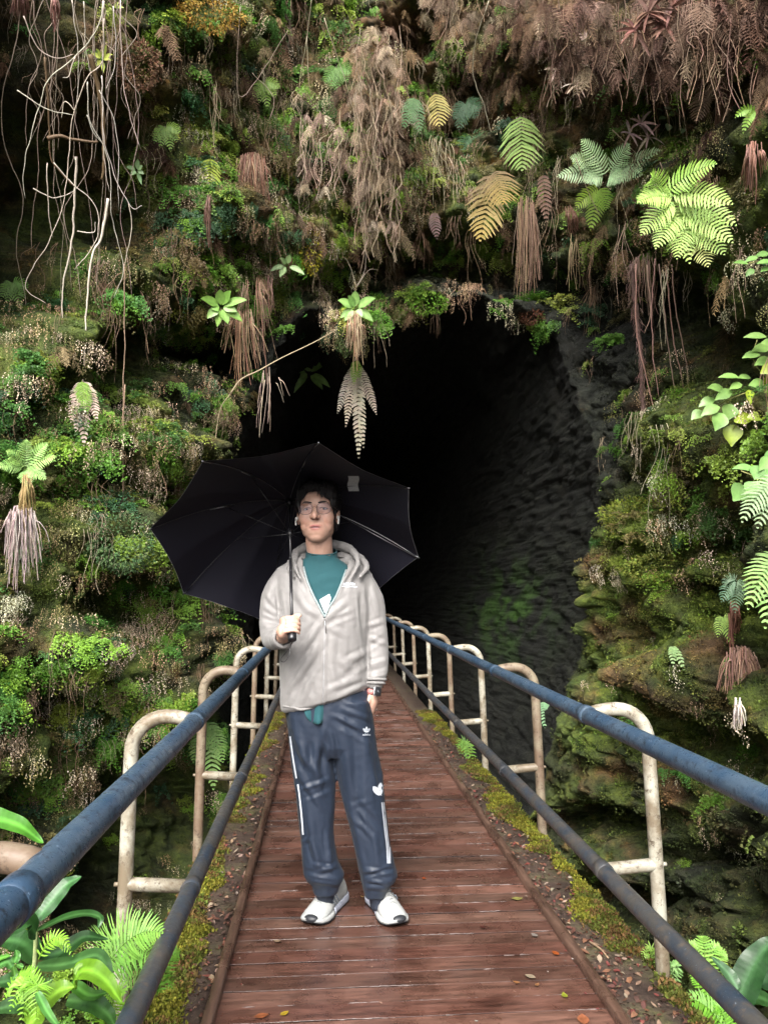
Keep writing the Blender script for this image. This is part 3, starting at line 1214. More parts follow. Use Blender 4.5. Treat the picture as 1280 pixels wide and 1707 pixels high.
scatter('rootlet_cover', TE, wE, 360, .6, 1.5, lambda i: jit((.22, .15, .10) if random.random() < .6 else (.36, .30, .22), .2), M_root, 'thin rootlets dangling all over the upper cliff', 1, .06)


# ---- ferns one can point to
def fern(name, label, base, tips, tint, plen, n=16, off=.12, offt=.25, droop=.03, tipc=None, group=None, stem=None, sag=.15, seg=4, cat='fern', jitter=.12, shape='lance', up=.35, mat=None, ang=.35):
    if base[1] < 450 and base[0] > 640:
        off += .30
        offt += .30
    elif base[1] < 1200 and off < .3:
        off += .12
        offt += .12
    b = W(*base, off)
    root = empty(name, tuple(b), label, cat, group)
    for k, tp in enumerate(tips):
        o2 = tp[2] if len(tp) > 2 else offt
        e = W(tp[0], tp[1], o2)
        # keep the frond's tip at a depth like its base's
        dd = np.array([0, 0, CAM_Z])
        w = ray(tp[0], tp[1])
        db = np.linalg.norm(b - dd)
        e = dd + w * (db - (o2 - off) * 1.0)
        m = mpp(b)
        mb = MB()
        frond(mb, b - b, e - b, plen * m, jit(tint, jitter), face(b, up), n, droop=droop, tipc=tipc, stem=stem, sag=sag, seg=seg, shape=shape, ang=ang)
        mb.build('frond', mat or M_leaf, root)
    return root


def compound(name, label, base, spines, tint, plen, off=.9, n=17, stalk=None, tipc=None):
    """a fern whose side fronds spread from a main stem; spines: list of ((px,py),(px,py)) secondary fronds"""
    b = W(*base, off)
    dd = np.array([0, 0, CAM_Z])
    db = np.linalg.norm(b - dd)
    root = empty(name, tuple(b), label, 'fern')
    m = mpp(b)
    for (a, e, tc_) in spines:
        pa = dd + ray(*a) * (db - random.uniform(-.02, .04))
        pe = dd + ray(*e) * (db - .10 - random.uniform(0, .12))
        mb = MB()
        frond(mb, pa - b, pe - b, plen * m, jit(tint if tc_ is None else tc_, .08), face(b, .5), n, droop=.03, bare=.03, sag=.1, ang=.30, tipc=tipc, seg=4)
        mb.build('frond', M_leaf, root)
    if stalk:
        mb = MB()
        pts = [dd + ray(*q) * (db + .02) - b for q in stalk]
        tube(mb, smooth_path(pts, 5), .004, 5, (.05, .035, .02))
        mb.build('stalk', M_root, root)
    return root


LG, YG, BR, DG, TAN = (.25, .40, .10), (.30, .42, .05), (.22, .14, .09), (.08, .17, .05), (.34, .24, .14)
fern('hanging_fern', 'pale green fern frond drooping alone over dark rock above the cave', (868, 185), [(870, 284)], (.30, .46, .14), 42, 15, up=.2)
fern('hanging_fern', 'small yellow fern frond beside dark green fronds above the cave', (724, 152), [(732, 210)], (.50, .42, .16), 26, 11, up=.1)
fern('hanging_fern', 'dark green drooping fern next to the small yellow frond', (690, 160), [(672, 215), (700, 222), (686, 205)], (.10, .20, .08), 14, 12)
fern('hanging_fern', 'half withered yellow and brown fern frond hanging over the cave mouth', (825, 280), [(800, 402), (838, 340)], (.26, .20, .11), 38, 15, tipc=(.55, .42, .12), up=.1)
fern('hanging_fern', 'brown withered frond right of the half yellow fern', (905, 285), [(910, 370)], (.20, .13, .10), 14, 12, up=.1)
fern('hanging_fern', 'small dull brown frond just above the cave roof', (722, 352), [(728, 398)], (.14, .09, .08), 12, 10, up=.1)
fern('hanging_fern', 'bright yellow green frond above the brown root fringe', (352, 258), [(346, 338)], (.38, .48, .08), 22, 14, up=.1)
fern('hanging_fern', 'tiny light green frond at the top of the brown root fringe', (414, 262), [(416, 294)], (.30, .42, .08), 9, 8, up=.1)
fern('hanging_fern', 'tan curled frond hanging high at the upper right', (1175, 150), [(1160, 205), (1185, 170)], (.36, .25, .18), 20, 12, up=.1)
fern('hanging_fern', 'small green frond near the right edge beside brown matted roots', (1260, 185), [(1238, 222), (1225, 196)], (.20, .36, .06), 10, 9, up=.1)
fern('hanging_fern', 'narrow green frond arching above the tan curled frond', (1212, 138), [(1252, 125)], (.24, .34, .08), 8, 10)
fern('hanging_fern', 'two small bright fronds under the pale spreading fern', (1000, 312), [(984, 384), (960, 346), (1010, 350)], (.26, .42, .06), 18, 12, up=.1)
compound('spreading_fern', 'pale silvery green fern spreading flat on a dark stalk',
         (1030, 290), [((1005, 290), (928, 294), None), ((1000, 285), (950, 262), None), ((1010, 290), (968, 232), None), ((1030, 290), (1104, 250), None), ((1020, 288), (1050, 240), None),
                       ((1015, 292), (1075, 290), None), ((1005, 295), (975, 305), None), ((1015, 294), (1032, 306), None)], (.34, .50, .26), 20, stalk=[(1030, 292), (1040, 345), (1052, 400), (1058, 430)])
compound('spreading_fern', 'largest bright green fern with many side fronds near the right edge',
         (1150, 370), [((1120, 330), (1062, 338), None), ((1125, 340), (1068, 392), None), ((1140, 352), (1092, 415), None), ((1150, 365), (1128, 432), None),
                       ((1122, 322), (1222, 340), None), ((1130, 335), (1228, 376), None), ((1140, 352), (1222, 405), None), ((1150, 370), (1208, 425), None), ((1158, 385), (1180, 445), (.42, .48, .14)),
                       ((1110, 320), (1195, 272), (.20, .38, .05)), ((1105, 335), (1085, 290), (.2, .36, .05)), ((1120, 335), (1150, 440), None)], (.30, .46, .09), 26,
         stalk=[(1100, 270), (1118, 320), (1150, 370), (1165, 400)])
fern('wall_fern', 'fern with a green middle and pale withered side fronds on the left wall', (138, 632), [(118, 705), (126, 720), (162, 702), (140, 745)], (.50, .42, .36), 14, 16, up=.1, mat=M_dry)
fern('wall_fern', 'fresh narrow green fern in front of the pale withered one', (136, 634), [(146, 690), (138, 680)], (.22, .36, .07), 14, 14, up=.1, off=.2)
fern('wall_fern', 'bright light green fern fanning out above a pale root skirt on the left', (40, 785), [(80, 738), (10, 752), (44, 732), (94, 762), (76, 800), (-6, 778), (46, 812)], (.32, .54, .16), 14, 14, off=.3, offt=.45)
fern('withered_fern', 'grey withered fern hanging in front of the dark cave mouth', (594, 604), [(562, 690), (576, 712), (598, 766), (628, 692), (606, 748)], (.30, .27, .23), 11, 20, off=.25, mat=M_dry, up=.05, stem=(.2, .13, .09))
fern('wall_fern', 'small green frond on top of the grey withered fern', (592, 600), [(590, 640), (600, 632)], (.16, .28, .04), 9, 11, off=.32, up=.1)
fern('edge_fern', 'large pale green fern reaching in from the right edge below the glossy leaves', (1310, 800), [(1236, 872), (1262, 882), (1300, 905)], (.22, .34, .16), 30, 16, off=.5, offt=.6, droop=.06, up=.6)
fern('edge_fern', 'bright green fern frond at the right edge level with the dark hollow', (1310, 930), [(1246, 1018), (1275, 1050)], (.18, .32, .08), 34, 16, off=.5, offt=.6, droop=.08)
fern('edge_fern', 'bluish green fern fanned over the brown root skirt on the right', (1228, 968), [(1202, 1004), (1225, 1022), (1245, 1002), (1205, 975)], (.16, .28, .17), 16, 12, off=.3, up=.6)
fern('edge_fern', 'small yellow green fern in front of the reddish roots on the right wall', (1205, 1028), [(1196, 1062), (1222, 1078), (1228, 1050)], (.24, .38, .05), 12, 11, off=.2)
fern('edge_fern', 'single dark green frond on the brown root skirt', (1215, 1095), [(1218, 1138)], (.09, .26, .04), 14, 11, off=.3, up=.1)
fern('rock_fern', 'dark green fern growing on the rock behind the left railing', (345, 1200), [(356, 1318), (322, 1272), (372, 1272), (330, 1225)], (.17, .32, .07), 20, 15, off=.2, up=.1)
fern('rock_fern', 'small bluish fern on the rock between two right hand posts', (905, 1168), [(942, 1228), (925, 1190), (908, 1215)], (.12, .26, .12), 12, 10, off=.15)
fern('rock_fern', 'tiny yellow green fern low on the mossy rock', (1120, 1078), [(1140, 1118), (1122, 1112)], (.18, .30, .10), 8, 8, off=.1)
for k, (x, y, dx, dy, c, w_) in enumerate([(20, 490, 14, 22, (.12, .26, .03), 16), (440, 155, 6, 26, (.20, .34, .05), 14), (785, 245, 12, 26, (.05, .15, .05), 22),
                                           (775, 190, -10, 26, (.05, .13, .06), 20), (275, 230, 10, 22, (.16, .28, .04), 14), (560, 130, 4, 26, (.10, .22, .04), 16)]):
    fern('cliff_fern', ['short dense green fern at the left edge below the dangling roots', 'round light green fern left of the brown fern curtain', 'broad dark green fern below the long bare vine',
                        'dark green fern above the cave left of the long bare vine', 'light green fern beside the brown moss ball', 'mid green fern close to the top of the brown fern curtain'][k],
         (x, y - 20), [(x + dx, y + dy), (x - 18, y + 8), (x + 20, y + 6), (x - 8, y + 16), (x + 26, y - 8)], c, w_ * .8, 10, off=.15)


# ---- seedlings: whorls of pointed leaves
def rosette(name, label, c, leaves, width, tint, off=.35, stem=None, mat=None, cat='seedling', n=7):
    b = W(c[0], c[1], off)
    dd = np.array([0, 0, CAM_Z]); db = np.linalg.norm(b - dd)
    root = empty(name, tuple(b), label, cat)
    m = mpp(b)
    for L in leaves:
        x, y = L[0], L[1]
        e = dd + ray(x, y) * (db - random.uniform(.0, .07))
        s = dd + ray(c[0] + (x - c[0]) * .14, c[1] + (y - c[1]) * .14) * db
        mb = MB()
        ln = np.linalg.norm(e - s)
        blade(mb, arc(s - b, e - b, ln * .10, n), width * m * random.uniform(.85, 1.15), face(b, .4), jit(tint, .15), fold=.22, tint2=np.clip(jit(tint, .1) * 1.35, 0, 1))
        mb.build('leaf', mat or M_gloss, root)
    if stem:
        mb = MB()
        tube(mb, smooth_path([dd + ray(*q) * (db + .03 + .02 * k) - b for k, q in enumerate(stem)], 6), .004, 5, (.28, .22, .13))
        mb.build('stem', M_root, root)
    return root


SG = (.20, .37, .08)
rosette('seedling', 'whorl of fresh light green leaves at the top of a root bundle', (368, 512), [(334, 497), (345, 531), (362, 545), (380, 540), (404, 536), (412, 500), (385, 484), (366, 482), (352, 515), (395, 520)], 15, SG, stem=[(370, 515), (385, 560), (392, 600)])
rosette('seedling', 'light green seedling on the ledge right above the cave opening', (592, 515), [(563, 500), (580, 492), (592, 484), (626, 497), (622, 536), (604, 528), (590, 548), (567, 530), (574, 535)], 14, (.21, .38, .11), stem=[(592, 518), (593, 480), (590, 470)])
rosette('seedling', 'seedling on a thin arching stem in front of the dark hollow', (514, 622), [(479, 616), (500, 633), (490, 655), (538, 650), (550, 646), (545, 605), (508, 600), (522, 602)], 12, (.24, .42, .14), stem=[(512, 624), (495, 640), (470, 614), (452, 611), (430, 622)])
rosette('seedling', 'seedling with five narrow leaves under the yellow moss patch', (478, 442), [(450, 452), (466, 462), (508, 458), (484, 424), (466, 430)], 10, (.22, .36, .14))
rosette('seedling', 'small pale seedling left of the root fringe high on the wall', (228, 284), [(210, 278), (218, 292), (236, 308), (240, 290), (230, 264), (238, 276)], 8, (.30, .48, .24))
rosette('seedling', 'yellow green seedling among the dangling pale roots', (170, 98), [(152, 88), (158, 112), (172, 122), (186, 100), (178, 74), (160, 80), (188, 90)], 7, (.42, .50, .12))
rosette('seedling', 'narrow leaved plant high among the roots near the top edge', (188, 12), [(176, 20), (207, 12), (200, 4), (180, 6)], 6, (.34, .42, .12))

# branch running behind the seedling
mb = MB()
pts = [W(384, 656, .35), None, None]
b0 = W(384, 656, .3)
dd = np.array([0, 0, CAM_Z]); db = np.linalg.norm(b0 - dd)
tube(mb, smooth_path([dd + ray(*q) * (db - .1) for q in [(384, 656), (402, 632), (430, 618), (470, 596), (520, 572), (556, 552)]], 6), np.linspace(.008, .004, 31), 6, (.34, .28, .19))
tube(mb, smooth_path([dd + ray(*q) * (db - .1) for q in [(384, 656), (368, 680), (360, 725), (362, 752)]], 6), .004, 5, (.34, .28, .19))
tag(mb.build('bare_branch', M_root), 'bare thin branch slanting up towards the seedlings in front of the hollow', 'branch')


# ---- round glossy leaved shrubs at the right edge
def round_shrub(label, c, leaves, stems, off, tint):
    b = W(c[0], c[1], off)
    dd = np.array([0, 0, CAM_Z]); db = np.linalg.norm(b - dd)
    m = mpp(b)
    root = empty('glossy_shrub', tuple(b), label, 'shrub')
    for (x, y, a, ln, wd, yel) in leaves:
        p = dd + ray(x, y) * (db - random.uniform(-.05, .08)) - b
        a = math.radians(a)
        right = _R[:, 0]; upv = _R[:, 1]
        d = right * math.cos(a) + upv * math.sin(a) + _R[:, 2] * random.uniform(-.1, .3)
        t = jit(tint, .1) * .72
        if yel:
            t = jit((.27, .35, .04), .08)
        pr = np.array([.12, .7, 1, 1, .8, .4, .06])
        mb = MB()
        blade(mb, arc(p - d * ln * m * .5, p + d * ln * m * .5, ln * m * .08, 7), wd * m, norm(_R[:, 2] + UP * .5 + rng.normal(0, .15, 3)), t, pr, fold=.18, tint2=np.clip(t * 1.25, 0, 1))
        mb.build('leaf', M_gloss, root)
    for s in stems:
        mb = MB()
        tube(mb, smooth_path([dd + ray(*q) * (db + .03) - b for q in s], 6), .0035, 6, (.22, .22, .08))
        mb.build('stem', M_root, root)
    return root


A = lambda *v: v
round_shrub('glossy shrub with round light green leaves spilling in above the right wall', (1235, 640),
            [A(1258, 562, 180, 36, 12, 0), A(1268, 583, 190, 34, 18, 0), A(1252, 594, 190, 30, 17, 0), A(1272, 605, 195, 34, 18, 0), A(1280, 618, 200, 26, 22, 1), A(1214, 629, 180, 34, 12, 0),
             A(1240, 630, 185, 26, 12, 0), A(1226, 645, 200, 26, 13, 0), A(1194, 650, 170, 34, 22, 0), A(1206, 660, 205, 34, 18, 0), A(1178, 672, 205, 30, 18, 0), A(1162, 693, 215, 26, 20, 0),
             A(1184, 686, 205, 36, 20, 0), A(1216, 688, 250, 30, 28, 0), A(1199, 704, 240, 34, 28, 0), A(1241, 700, 10, 36, 24, 1), A(1262, 697, 355, 30, 18, 1), A(1221, 726, 262, 38, 32, 1),
             A(1250, 662, 265, 26, 18, 1), A(1262, 642, 180, 28, 20, 0), A(1275, 655, 200, 24, 24, 0), A(1282, 575, 170, 30, 20, 0), A(1284, 640, 230, 30, 24, 1)],
            [[(1290, 640), (1250, 652), (1210, 668), (1170, 690)], [(1290, 640), (1262, 612), (1255, 590), (1262, 566)], [(1250, 652), (1235, 690), (1222, 715)]], .9, (.24, .42, .12))
round_shrub('glossy shrub with round leaves under the larger one at the right edge', (1262, 800),
            [A(1240, 783, 178, 46, 16, 0), A(1262, 788, 250, 24, 24, 0), A(1275, 775, 220, 30, 22, 0), A(1278, 795, 350, 34, 26, 0), A(1233, 824, 225, 32, 36, 0), A(1258, 818, 250, 30, 36, 0), A(1284, 760, 90, 26, 22, 0), A(1285, 812, 330, 28, 26, 0)],
            [[(1290, 800), (1262, 795), (1235, 785)], [(1262, 795), (1245, 815)]], .9, (.24, .46, .14))
round_shrub('small glossy shrub with pointed leaves at the right edge below the largest fern', (1262, 435),
            [A(1234, 439, 178, 26, 11, 0), A(1252, 433, 200, 24, 12, 0), A(1250, 455, 220, 20, 12, 0), A(1270, 425, 190, 24, 11, 0), A(1274, 438, 185, 26, 12, 0), A(1276, 450, 200, 20, 12, 0)],
            [[(1290, 432), (1262, 436), (1240, 440)]], .5, (.22, .42, .12))
round_shrub('climber with small round leaves below the dead brown ferns', (1110, 200),
            [A(1104, 197, 200, 13, 11, 0), A(1113, 180, 180, 12, 9, 0), A(1120, 190, 210, 10, 10, 0), A(1114, 212, 250, 14, 13, 0), A(1128, 185, 150, 12, 9, 0), A(1138, 218, 240, 10, 9, 0), A(1100, 183, 160, 12, 8, 0),
             A(1122, 236, 200, 16, 11, 0), A(1154, 225, 230, 9, 9, 0), A(1118, 268, 200, 12, 9, 0), A(1132, 272, 240, 14, 10, 0), A(1150, 262, 240, 10, 9, 0), A(1128, 288, 260, 12, 11, 0), A(1112, 255, 200, 9, 8, 0)],
            [[(1118, 170), (1112, 200), (1120, 240), (1128, 290)]], .3, (.20, .30, .16))


# ---- hanging roots, fringes and vines
def strands(name, label, paths, r, tint, off=.3, cat='roots', part='root', group=None, sides=5):
    b = W(paths[0][0][0], paths[0][0][1], off)
    dd = np.array([0, 0, CAM_Z]); db = np.linalg.norm(b - dd)
    root = empty(name, tuple(b), label, cat, group)
    for k, pth in enumerate(paths):
        rr = r
        if len(pth[-1]) == 1:
            rr = pth[-1][0]; pth = pth[:-1]
        dk = db + random.uniform(-.12, .12)
        sp = smooth_path([dd + ray(*q) * dk - b for q in pth], 7)
        sp = sp + .010 * np.stack([perlin(sp * 9 + k), perlin(sp * 9 + k + 5), perlin(sp * 9 + k + 9)], 1)
        mb = MB()
        rads = rr * (1 - .5 * np.linspace(0, 1, len(sp))) * (1 + .25 * perlin(sp * 30))
        tube(mb, sp, rads, sides, jit(tint, .15))
        mb.build(part, M_root, root)
    return root


z = lambda pts, *r: [(a * .5, b * .5) for a, b in pts] + [(q,) for q in r]
strands('aerial_roots', 'tangle of long pale bare roots dangling at the upper left',
        [z([(345, 0), (330, 80), (260, 180), (165, 260), (135, 340), (90, 500), (75, 600), (85, 660)]), z([(55, 298), (120, 345), (180, 370), (245, 382)]),
         z([(80, 50), (120, 150), (180, 190), (240, 180)]), z([(345, 60), (340, 200), (290, 260), (250, 370), (235, 440), (215, 660), (170, 790), (90, 930), (100, 980), (155, 1010)]),
         z([(255, 520), (250, 640), (240, 800), (210, 950), (210, 1100)], .011), z([(290, 270), (300, 400), (360, 520), (370, 700), (390, 800), (410, 900), (380, 990)]),
         z([(110, 625), (180, 660), (250, 635)]), z([(340, 250), (350, 480), (430, 680), (472, 684)]), z([(360, 660), (340, 780), (310, 850), (290, 1000), (280, 1220)], .013),
         z([(330, 300), (390, 440), (395, 700)]), z([(180, 540), (240, 610), (320, 690), (320, 800), (250, 900)]), z([(380, 20), (385, 200), (355, 300)]),
         z([(430, 680), (440, 760), (410, 900)]), z([(250, 372), (215, 338), (205, 390)]), z([(155, 540), (165, 720), (175, 790)]), z([(240, 0), (250, 80), (262, 200), (255, 370)]),
         z([(340, 300), (345, 500), (362, 640)]), z([(250, 190), (230, 250), (210, 258)]), z([(255, 770), (312, 776), (320, 740)]), z([(290, 380), (310, 440), (345, 480)]), z([(345, 0), (345, 250)], .009),
         z([(400, 0), (415, 300), (470, 500)]), z([(280, 0), (285, 160), (300, 240)])],
        .0048, (.50, .44, .40), 1.0, 'aerial roots')
rp = []
for k in range(20):
    x = random.uniform(30, 225); y = -15
    pth = [(x, y)]
    L_ = random.uniform(180, 620); nn_ = random.randint(4, 7)
    for q in range(nn_):
        x += random.gauss(0, 16); y += L_ / nn_
        pth.append((x, y))
    rp.append(pth + ([(.0032,)] if k % 3 else [(.0045,)]))
strands('aerial_roots', 'curtain of finer brownish roots behind the pale ones at the upper left', rp, .004, (.34, .27, .23), .75, 'aerial roots')
strands('mossy_stem', 'thick mossy brown stem crossing behind the dangling pale roots',
        [z([(150, 190), (160, 330), (165, 460), (175, 540), (250, 625)], .011), z([(160, 460), (205, 452), (250, 466), (325, 470)], .019), z([(300, 180), (330, 300), (348, 440), (345, 560), (340, 600)], .022)], .02, (.12, .075, .045), .6, 'stem', 'branch')
strands('hanging_vine', 'single long thin vine hanging down the middle of the left wall', [[(207, 440), (208, 560), (205, 680), (206, 800), (204, 880)], [(208, 640), (204, 760), (206, 880)]], .0058, (.30, .20, .15), .45, 'vine', 'stem')
strands('hanging_vine', 'long bare vine curving down above the right half of the cave', [[(815, 0), (792, 70), (790, 130), (808, 180), (824, 250), (820, 310)]], .0065, (.42, .36, .28), .5, 'vine', 'stem')
strands('hanging_vine', 'thin straight pale vine dropping from the top beside the brown fern curtain', [[(520, -10), (512, 100), (530, 260), (540, 400), (547, 490)], [(512, 60), (500, 150), (522, 260)]], .0045, (.40, .36, .26), .45, 'vine', 'stem')
strands('hanging_vine', 'thin vine looping over the mossy rock left of the fern curtain', [[(400, 10), (398, 160), (455, 90), (480, 50)], [(540, 30), (580, 150), (600, 240)], [(310, 0), (308, 110)], [(450, 200), (455, 160), (420, 120)]], .004, (.36, .30, .24), .4, 'vine', 'stem')
strands('hanging_vine', 'bare twig forked against the dark rock below the fern curtain', [[(594, 478), (582, 440), (570, 425)], [(594, 478), (608, 450), (610, 410), (604, 395)], [(594, 478), (614, 450), (630, 448)]], .0045, (.32, .26, .22), .5, 'vine', 'twig')
strands('hanging_vine', 'slack thin cord of root crossing the upper right wall', [[(1120, 150), (1140, 200), (1165, 215)], [(960, 262), (980, 320), (1000, 360)], [(1232, 290), (1245, 360), (1280, 390)], [(1020, 215), (1075, 270), (1090, 300)]], .0045, (.26, .20, .15), .35, 'vine', 'stem')
# right: long dark roots
strands('long_roots', 'group of long reddish roots hanging right of the cave mouth',
        [[(1092, 430), (1086, 520), (1090, 600), (1098, 660)], [(1098, 440), (1112, 560), (1124, 660), (1130, 762)], [(1110, 450), (1122, 560), (1138, 640), (1143, 690)], [(1118, 440), (1130, 540), (1146, 620), (1150, 730)],
         [(1060, 440), (1062, 560), (1080, 640), (1092, 700)], [(1078, 440), (1084, 520), (1074, 555)]], .0065, (.28, .18, .15), .55)


def shaggy(name, label, path, r, tint, off=.4, n=130, ln=.05, cat='root mass'):
    b = W(path[0][0], path[0][1], off)
    dd = np.array([0, 0, CAM_Z]); db = np.linalg.norm(b - dd)
    sp = smooth_path([dd + ray(*q) * db - b for q in path], 10)
    mb = MB()
    tube(mb, sp, r * .55 * (1 + .6 * perlin(sp * 18)), 7, np.array(tint) * .7)
    for k in range(n):
        p = sp[random.randrange(len(sp))] + rng.normal(0, r * .5, 3)
        t = rng.normal(0, .35, 3); t[2] = -1
        e = p + norm(t) * ln * random.uniform(.5, 1.4)
        tube(mb, [p, (p + e) / 2 + rng.normal(0, .006, 3), e], [.003, .0025, .001], 3, jit(tint, .3), cap=False)
    o = mb.build(name, M_dry)
    o.location = b
    return tag(o, label, cat)


shaggy('shaggy_root', 'shaggy dark red root hanging down to the mossy ledge on the right', [(1052, 440), (1060, 520), (1068, 590), (1070, 660), (1080, 720), (1090, 780), (1100, 850)], .035, (.20, .13, .12), .55, 420, .07)


def fringe(name, label, x0, x1, y, y1, n, r, tint, off=.3, cat='roots', spread=.25, ragged=.35, tint2=None, core=True):
    b = W((x0 + x1) / 2, y, off)
    dd = np.array([0, 0, CAM_Z]); db = np.linalg.norm(b - dd)
    mb = MB()
    xm = (x0 + x1) / 2
    hw_ = (x1 - x0) / 2
    cl = [(random.uniform(-.8, .8), random.uniform(.45, 1.0)) for _ in range(max(3, n // 14))]
    for k in range(n):
        cx_, cl_ = random.choice(cl)
        u_ = np.clip(cx_ + random.gauss(0, .16), -1.05, 1.05)
        xa = xm + u_ * hw_ * .75
        xe = xm + (u_ + random.gauss(0, .12)) * hw_ * (1 + spread * .6) + random.gauss(0, 2)
        L_ = cl_ * (1 - .35 * abs(u_)) * random.uniform(1 - ragged, 1.05)
        ye = y + (y1 - y) * min(L_, 1.0)
        dk = db + random.gauss(0, .035)
        ya = y + random.uniform(-10, 14) + 10 * u_ * u_
        pts = [dd + ray(xa, ya) * dk - b, dd + ray(xa * .6 + xe * .4 + random.gauss(0, 2), y + (ye - y) * .45) * (dk - .03) - b, dd + ray(xe, ye) * (dk + .01) - b]
        sp = smooth_path(pts, 5)
        sp += .012 * np.stack([perlin(sp * 7 + k * 3.1), perlin(sp * 7 + k * 1.7 + 5), sp[:, 0] * 0], 1)
        c = jit(tint, .25)
        if tint2 is not None and random.random() < .35:
            c = jit(tint2, .2)
        tube(mb, sp, np.linspace(r, r * .45, len(sp)) * random.uniform(.6, 1.3), 4, c, cap=False)
    o = mb.build(name, M_root)
    o.location = b
    return tag(o, label, cat)


fringe('root_fringe', 'thick brown root fringe below the tiny light green frond', 384, 455, 262, 440, 150, .0055, (.30, .17, .13), .35, tint2=(.42, .30, .22))
fringe('root_fringe', 'narrow dark root tuft under the bright yellow green frond', 340, 362, 330, 445, 26, .005, (.20, .12, .10), .25)
fringe('root_fringe', 'reddish root tuft hanging at the top edge near the left corner', 72, 104, -10, 66, 40, .006, (.28, .15, .13), .6)
fringe('root_fringe', 'dark reddish roots in the very top left corner', 8, 52, -20, 50, 36, .006, (.22, .12, .11), .6)
fringe('root_fringe', 'tan roots trailing from the whorled seedling down to the umbrella', 372, 432, 520, 660, 60, .0055, (.36, .22, .15), .4, spread=.5, tint2=(.5, .38, .26))
fringe('root_fringe', 'straight reddish roots hanging in front of the dark hollow', 440, 458, 465, 590, 22, .0055, (.34, .20, .17), .4)
fringe('root_fringe', 'brown root tuft with fine strands hanging over the cave roof', 852, 898, 335, 545, 60, .0045, (.26, .17, .13), .3, tint2=(.40, .28, .2))
fringe('root_fringe', 'short brown root tuft right of the cave roof centre', 930, 962, 350, 400, 40, .006, (.20, .11, .08), .35)
fringe('root_fringe', 'few long yellowish roots dropping past the cave edge', 945, 968, 395, 610, 9, .0045, (.36, .27, .17), .35)
fringe('root_fringe', 'brown strands hanging behind the long reddish roots', 1045, 1110, 430, 560, 34, .005, (.22, .15, .12), .3)
fringe('root_fringe', 'matted brown root column hanging from the upper right mass', 1180, 1225, 150, 345, 130, .006, (.24, .13, .10), .5, tint2=(.3, .2, .15))
fringe('root_fringe', 'reddish brown roots near the right edge under the small green frond', 1240, 1275, 240, 370, 40, .005, (.24, .13, .10), .35)
fringe('root_fringe', 'dark red straight roots behind the bluish fern on the right', 1203, 1238, 1010, 1100, 40, .006, (.22, .10, .07), .25)
fringe('root_fringe', 'thin brown roots veiling the upper left edge of the dark cave mouth', 395, 445, 470, 700, 34, .0042, (.26, .17, .12), .45, spread=.6, tint2=(.4, .3, .22), ragged=.6)
fringe('root_fringe', 'fine dark roots hanging between the whorled seedling and the ledge seedling', 470, 560, 470, 610, 40, .0036, (.20, .14, .10), .35, spread=.4, tint2=(.34, .26, .2), ragged=.7)
fringe('root_fringe', 'fine roots trailing from the mossy spur beside the withered fern', 600, 640, 500, 640, 24, .0036, (.22, .15, .11), .3, spread=.4, ragged=.7)
fringe('root_fringe', 'thin roots hanging from the bright green moss on the cave rim', 690, 760, 515, 580, 22, .0036, (.2, .14, .1), .25, spread=.2, ragged=.7)
fringe('root_fringe', 'wiry roots dropping in front of the grey rock right of the cave roof', 960, 1040, 480, 620, 40, .004, (.24, .17, .12), .35, spread=.3, ragged=.7)
fringe('root_skirt', 'brown fibrous root skirt with ragged whitish ends on the right wall', 1202, 1262, 1085, 1215, 150, .0055, (.24, .14, .11), .35, tint2=(.34, .22, .17), cat='root skirt')
fringe('root_skirt', 'pale whitish dead fibres hanging at the foot of the brown root skirt', 1220, 1240, 1170, 1252, 30, .006, (.55, .48, .44), .38, cat='root skirt')
fringe('root_skirt', 'pale grey root skirt hanging below the bright fern on the left wall', 8, 68, 850, 1010, 120, .0055, (.34, .28, .27), .4, cat='root skirt', tint2=(.5, .44, .42))
fringe('root_skirt', 'yellow brown stalks under the bright fern on the left wall', 20, 66, 800, 900, 60, .0055, (.32, .24, .11), .42, cat='root skirt')
fringe('root_skirt', 'brown and cream root clump right above the grey withered fern', 572, 608, 528, 625, 60, .006, (.34, .22, .15), .3, cat='root skirt', tint2=(.5, .42, .28))
fringe('root_skirt', 'stringy pale roots trailing from the left clump towards the umbrella edge', 430, 470, 620, 755, 12, .0045, (.44, .36, .30), .4, cat='root skirt', spread=.8)


def dead_curtain(name, label, x0, x1, y0, y1, n, tint, off, size=.3, fibres=60, tint2=(.42, .31, .24)):
    b = W((x0 + x1) / 2, (y0 + y1) / 2, off)
    dd = np.array([0, 0, CAM_Z]); db = np.linalg.norm(b - dd)
    mb = MB()
    for k in range(n):
        V, Q, T, C = TD[random.randrange(len(TD))]
        x = random.uniform(x0, x1); y = random.uniform(y0, y1)
        p = dd + ray(x, y) * (db + random.uniform(-.18, .22)) - b
        a = random.uniform(-.8, .8)
        Mx = np.array([[math.cos(a), math.sin(a), 0], [math.sin(a), -math.cos(a), 0], [0, 0, 1]]) * random.uniform(.5, 1.1) * size / .26
        mb.add(V @ Mx + p, Q, None, np.clip(C * jit(tint if random.random() < .6 else tint2, .2), 0, .9))
    for k in range(fibres):
        x = random.uniform(x0, x1); y = random.uniform(y0, y1 - 60)
        p = dd + ray(x, y) * (db + random.uniform(-.2, .2)) - b
        L = random.uniform(.2, .8)
        t = np.linspace(0, 1, 8)
        pth = p + np.stack([.06 * np.sin(t * random.uniform(2, 8) + k) * t, .05 * np.cos(t * 5 + k) * t, -L * t], 1)
        tube(mb, pth, .0035, 3, jit(tint2, .2), cap=False)
    o = mb.build(name, M_dry)
    o.location = b
    return tag(o, label, 'dead ferns')


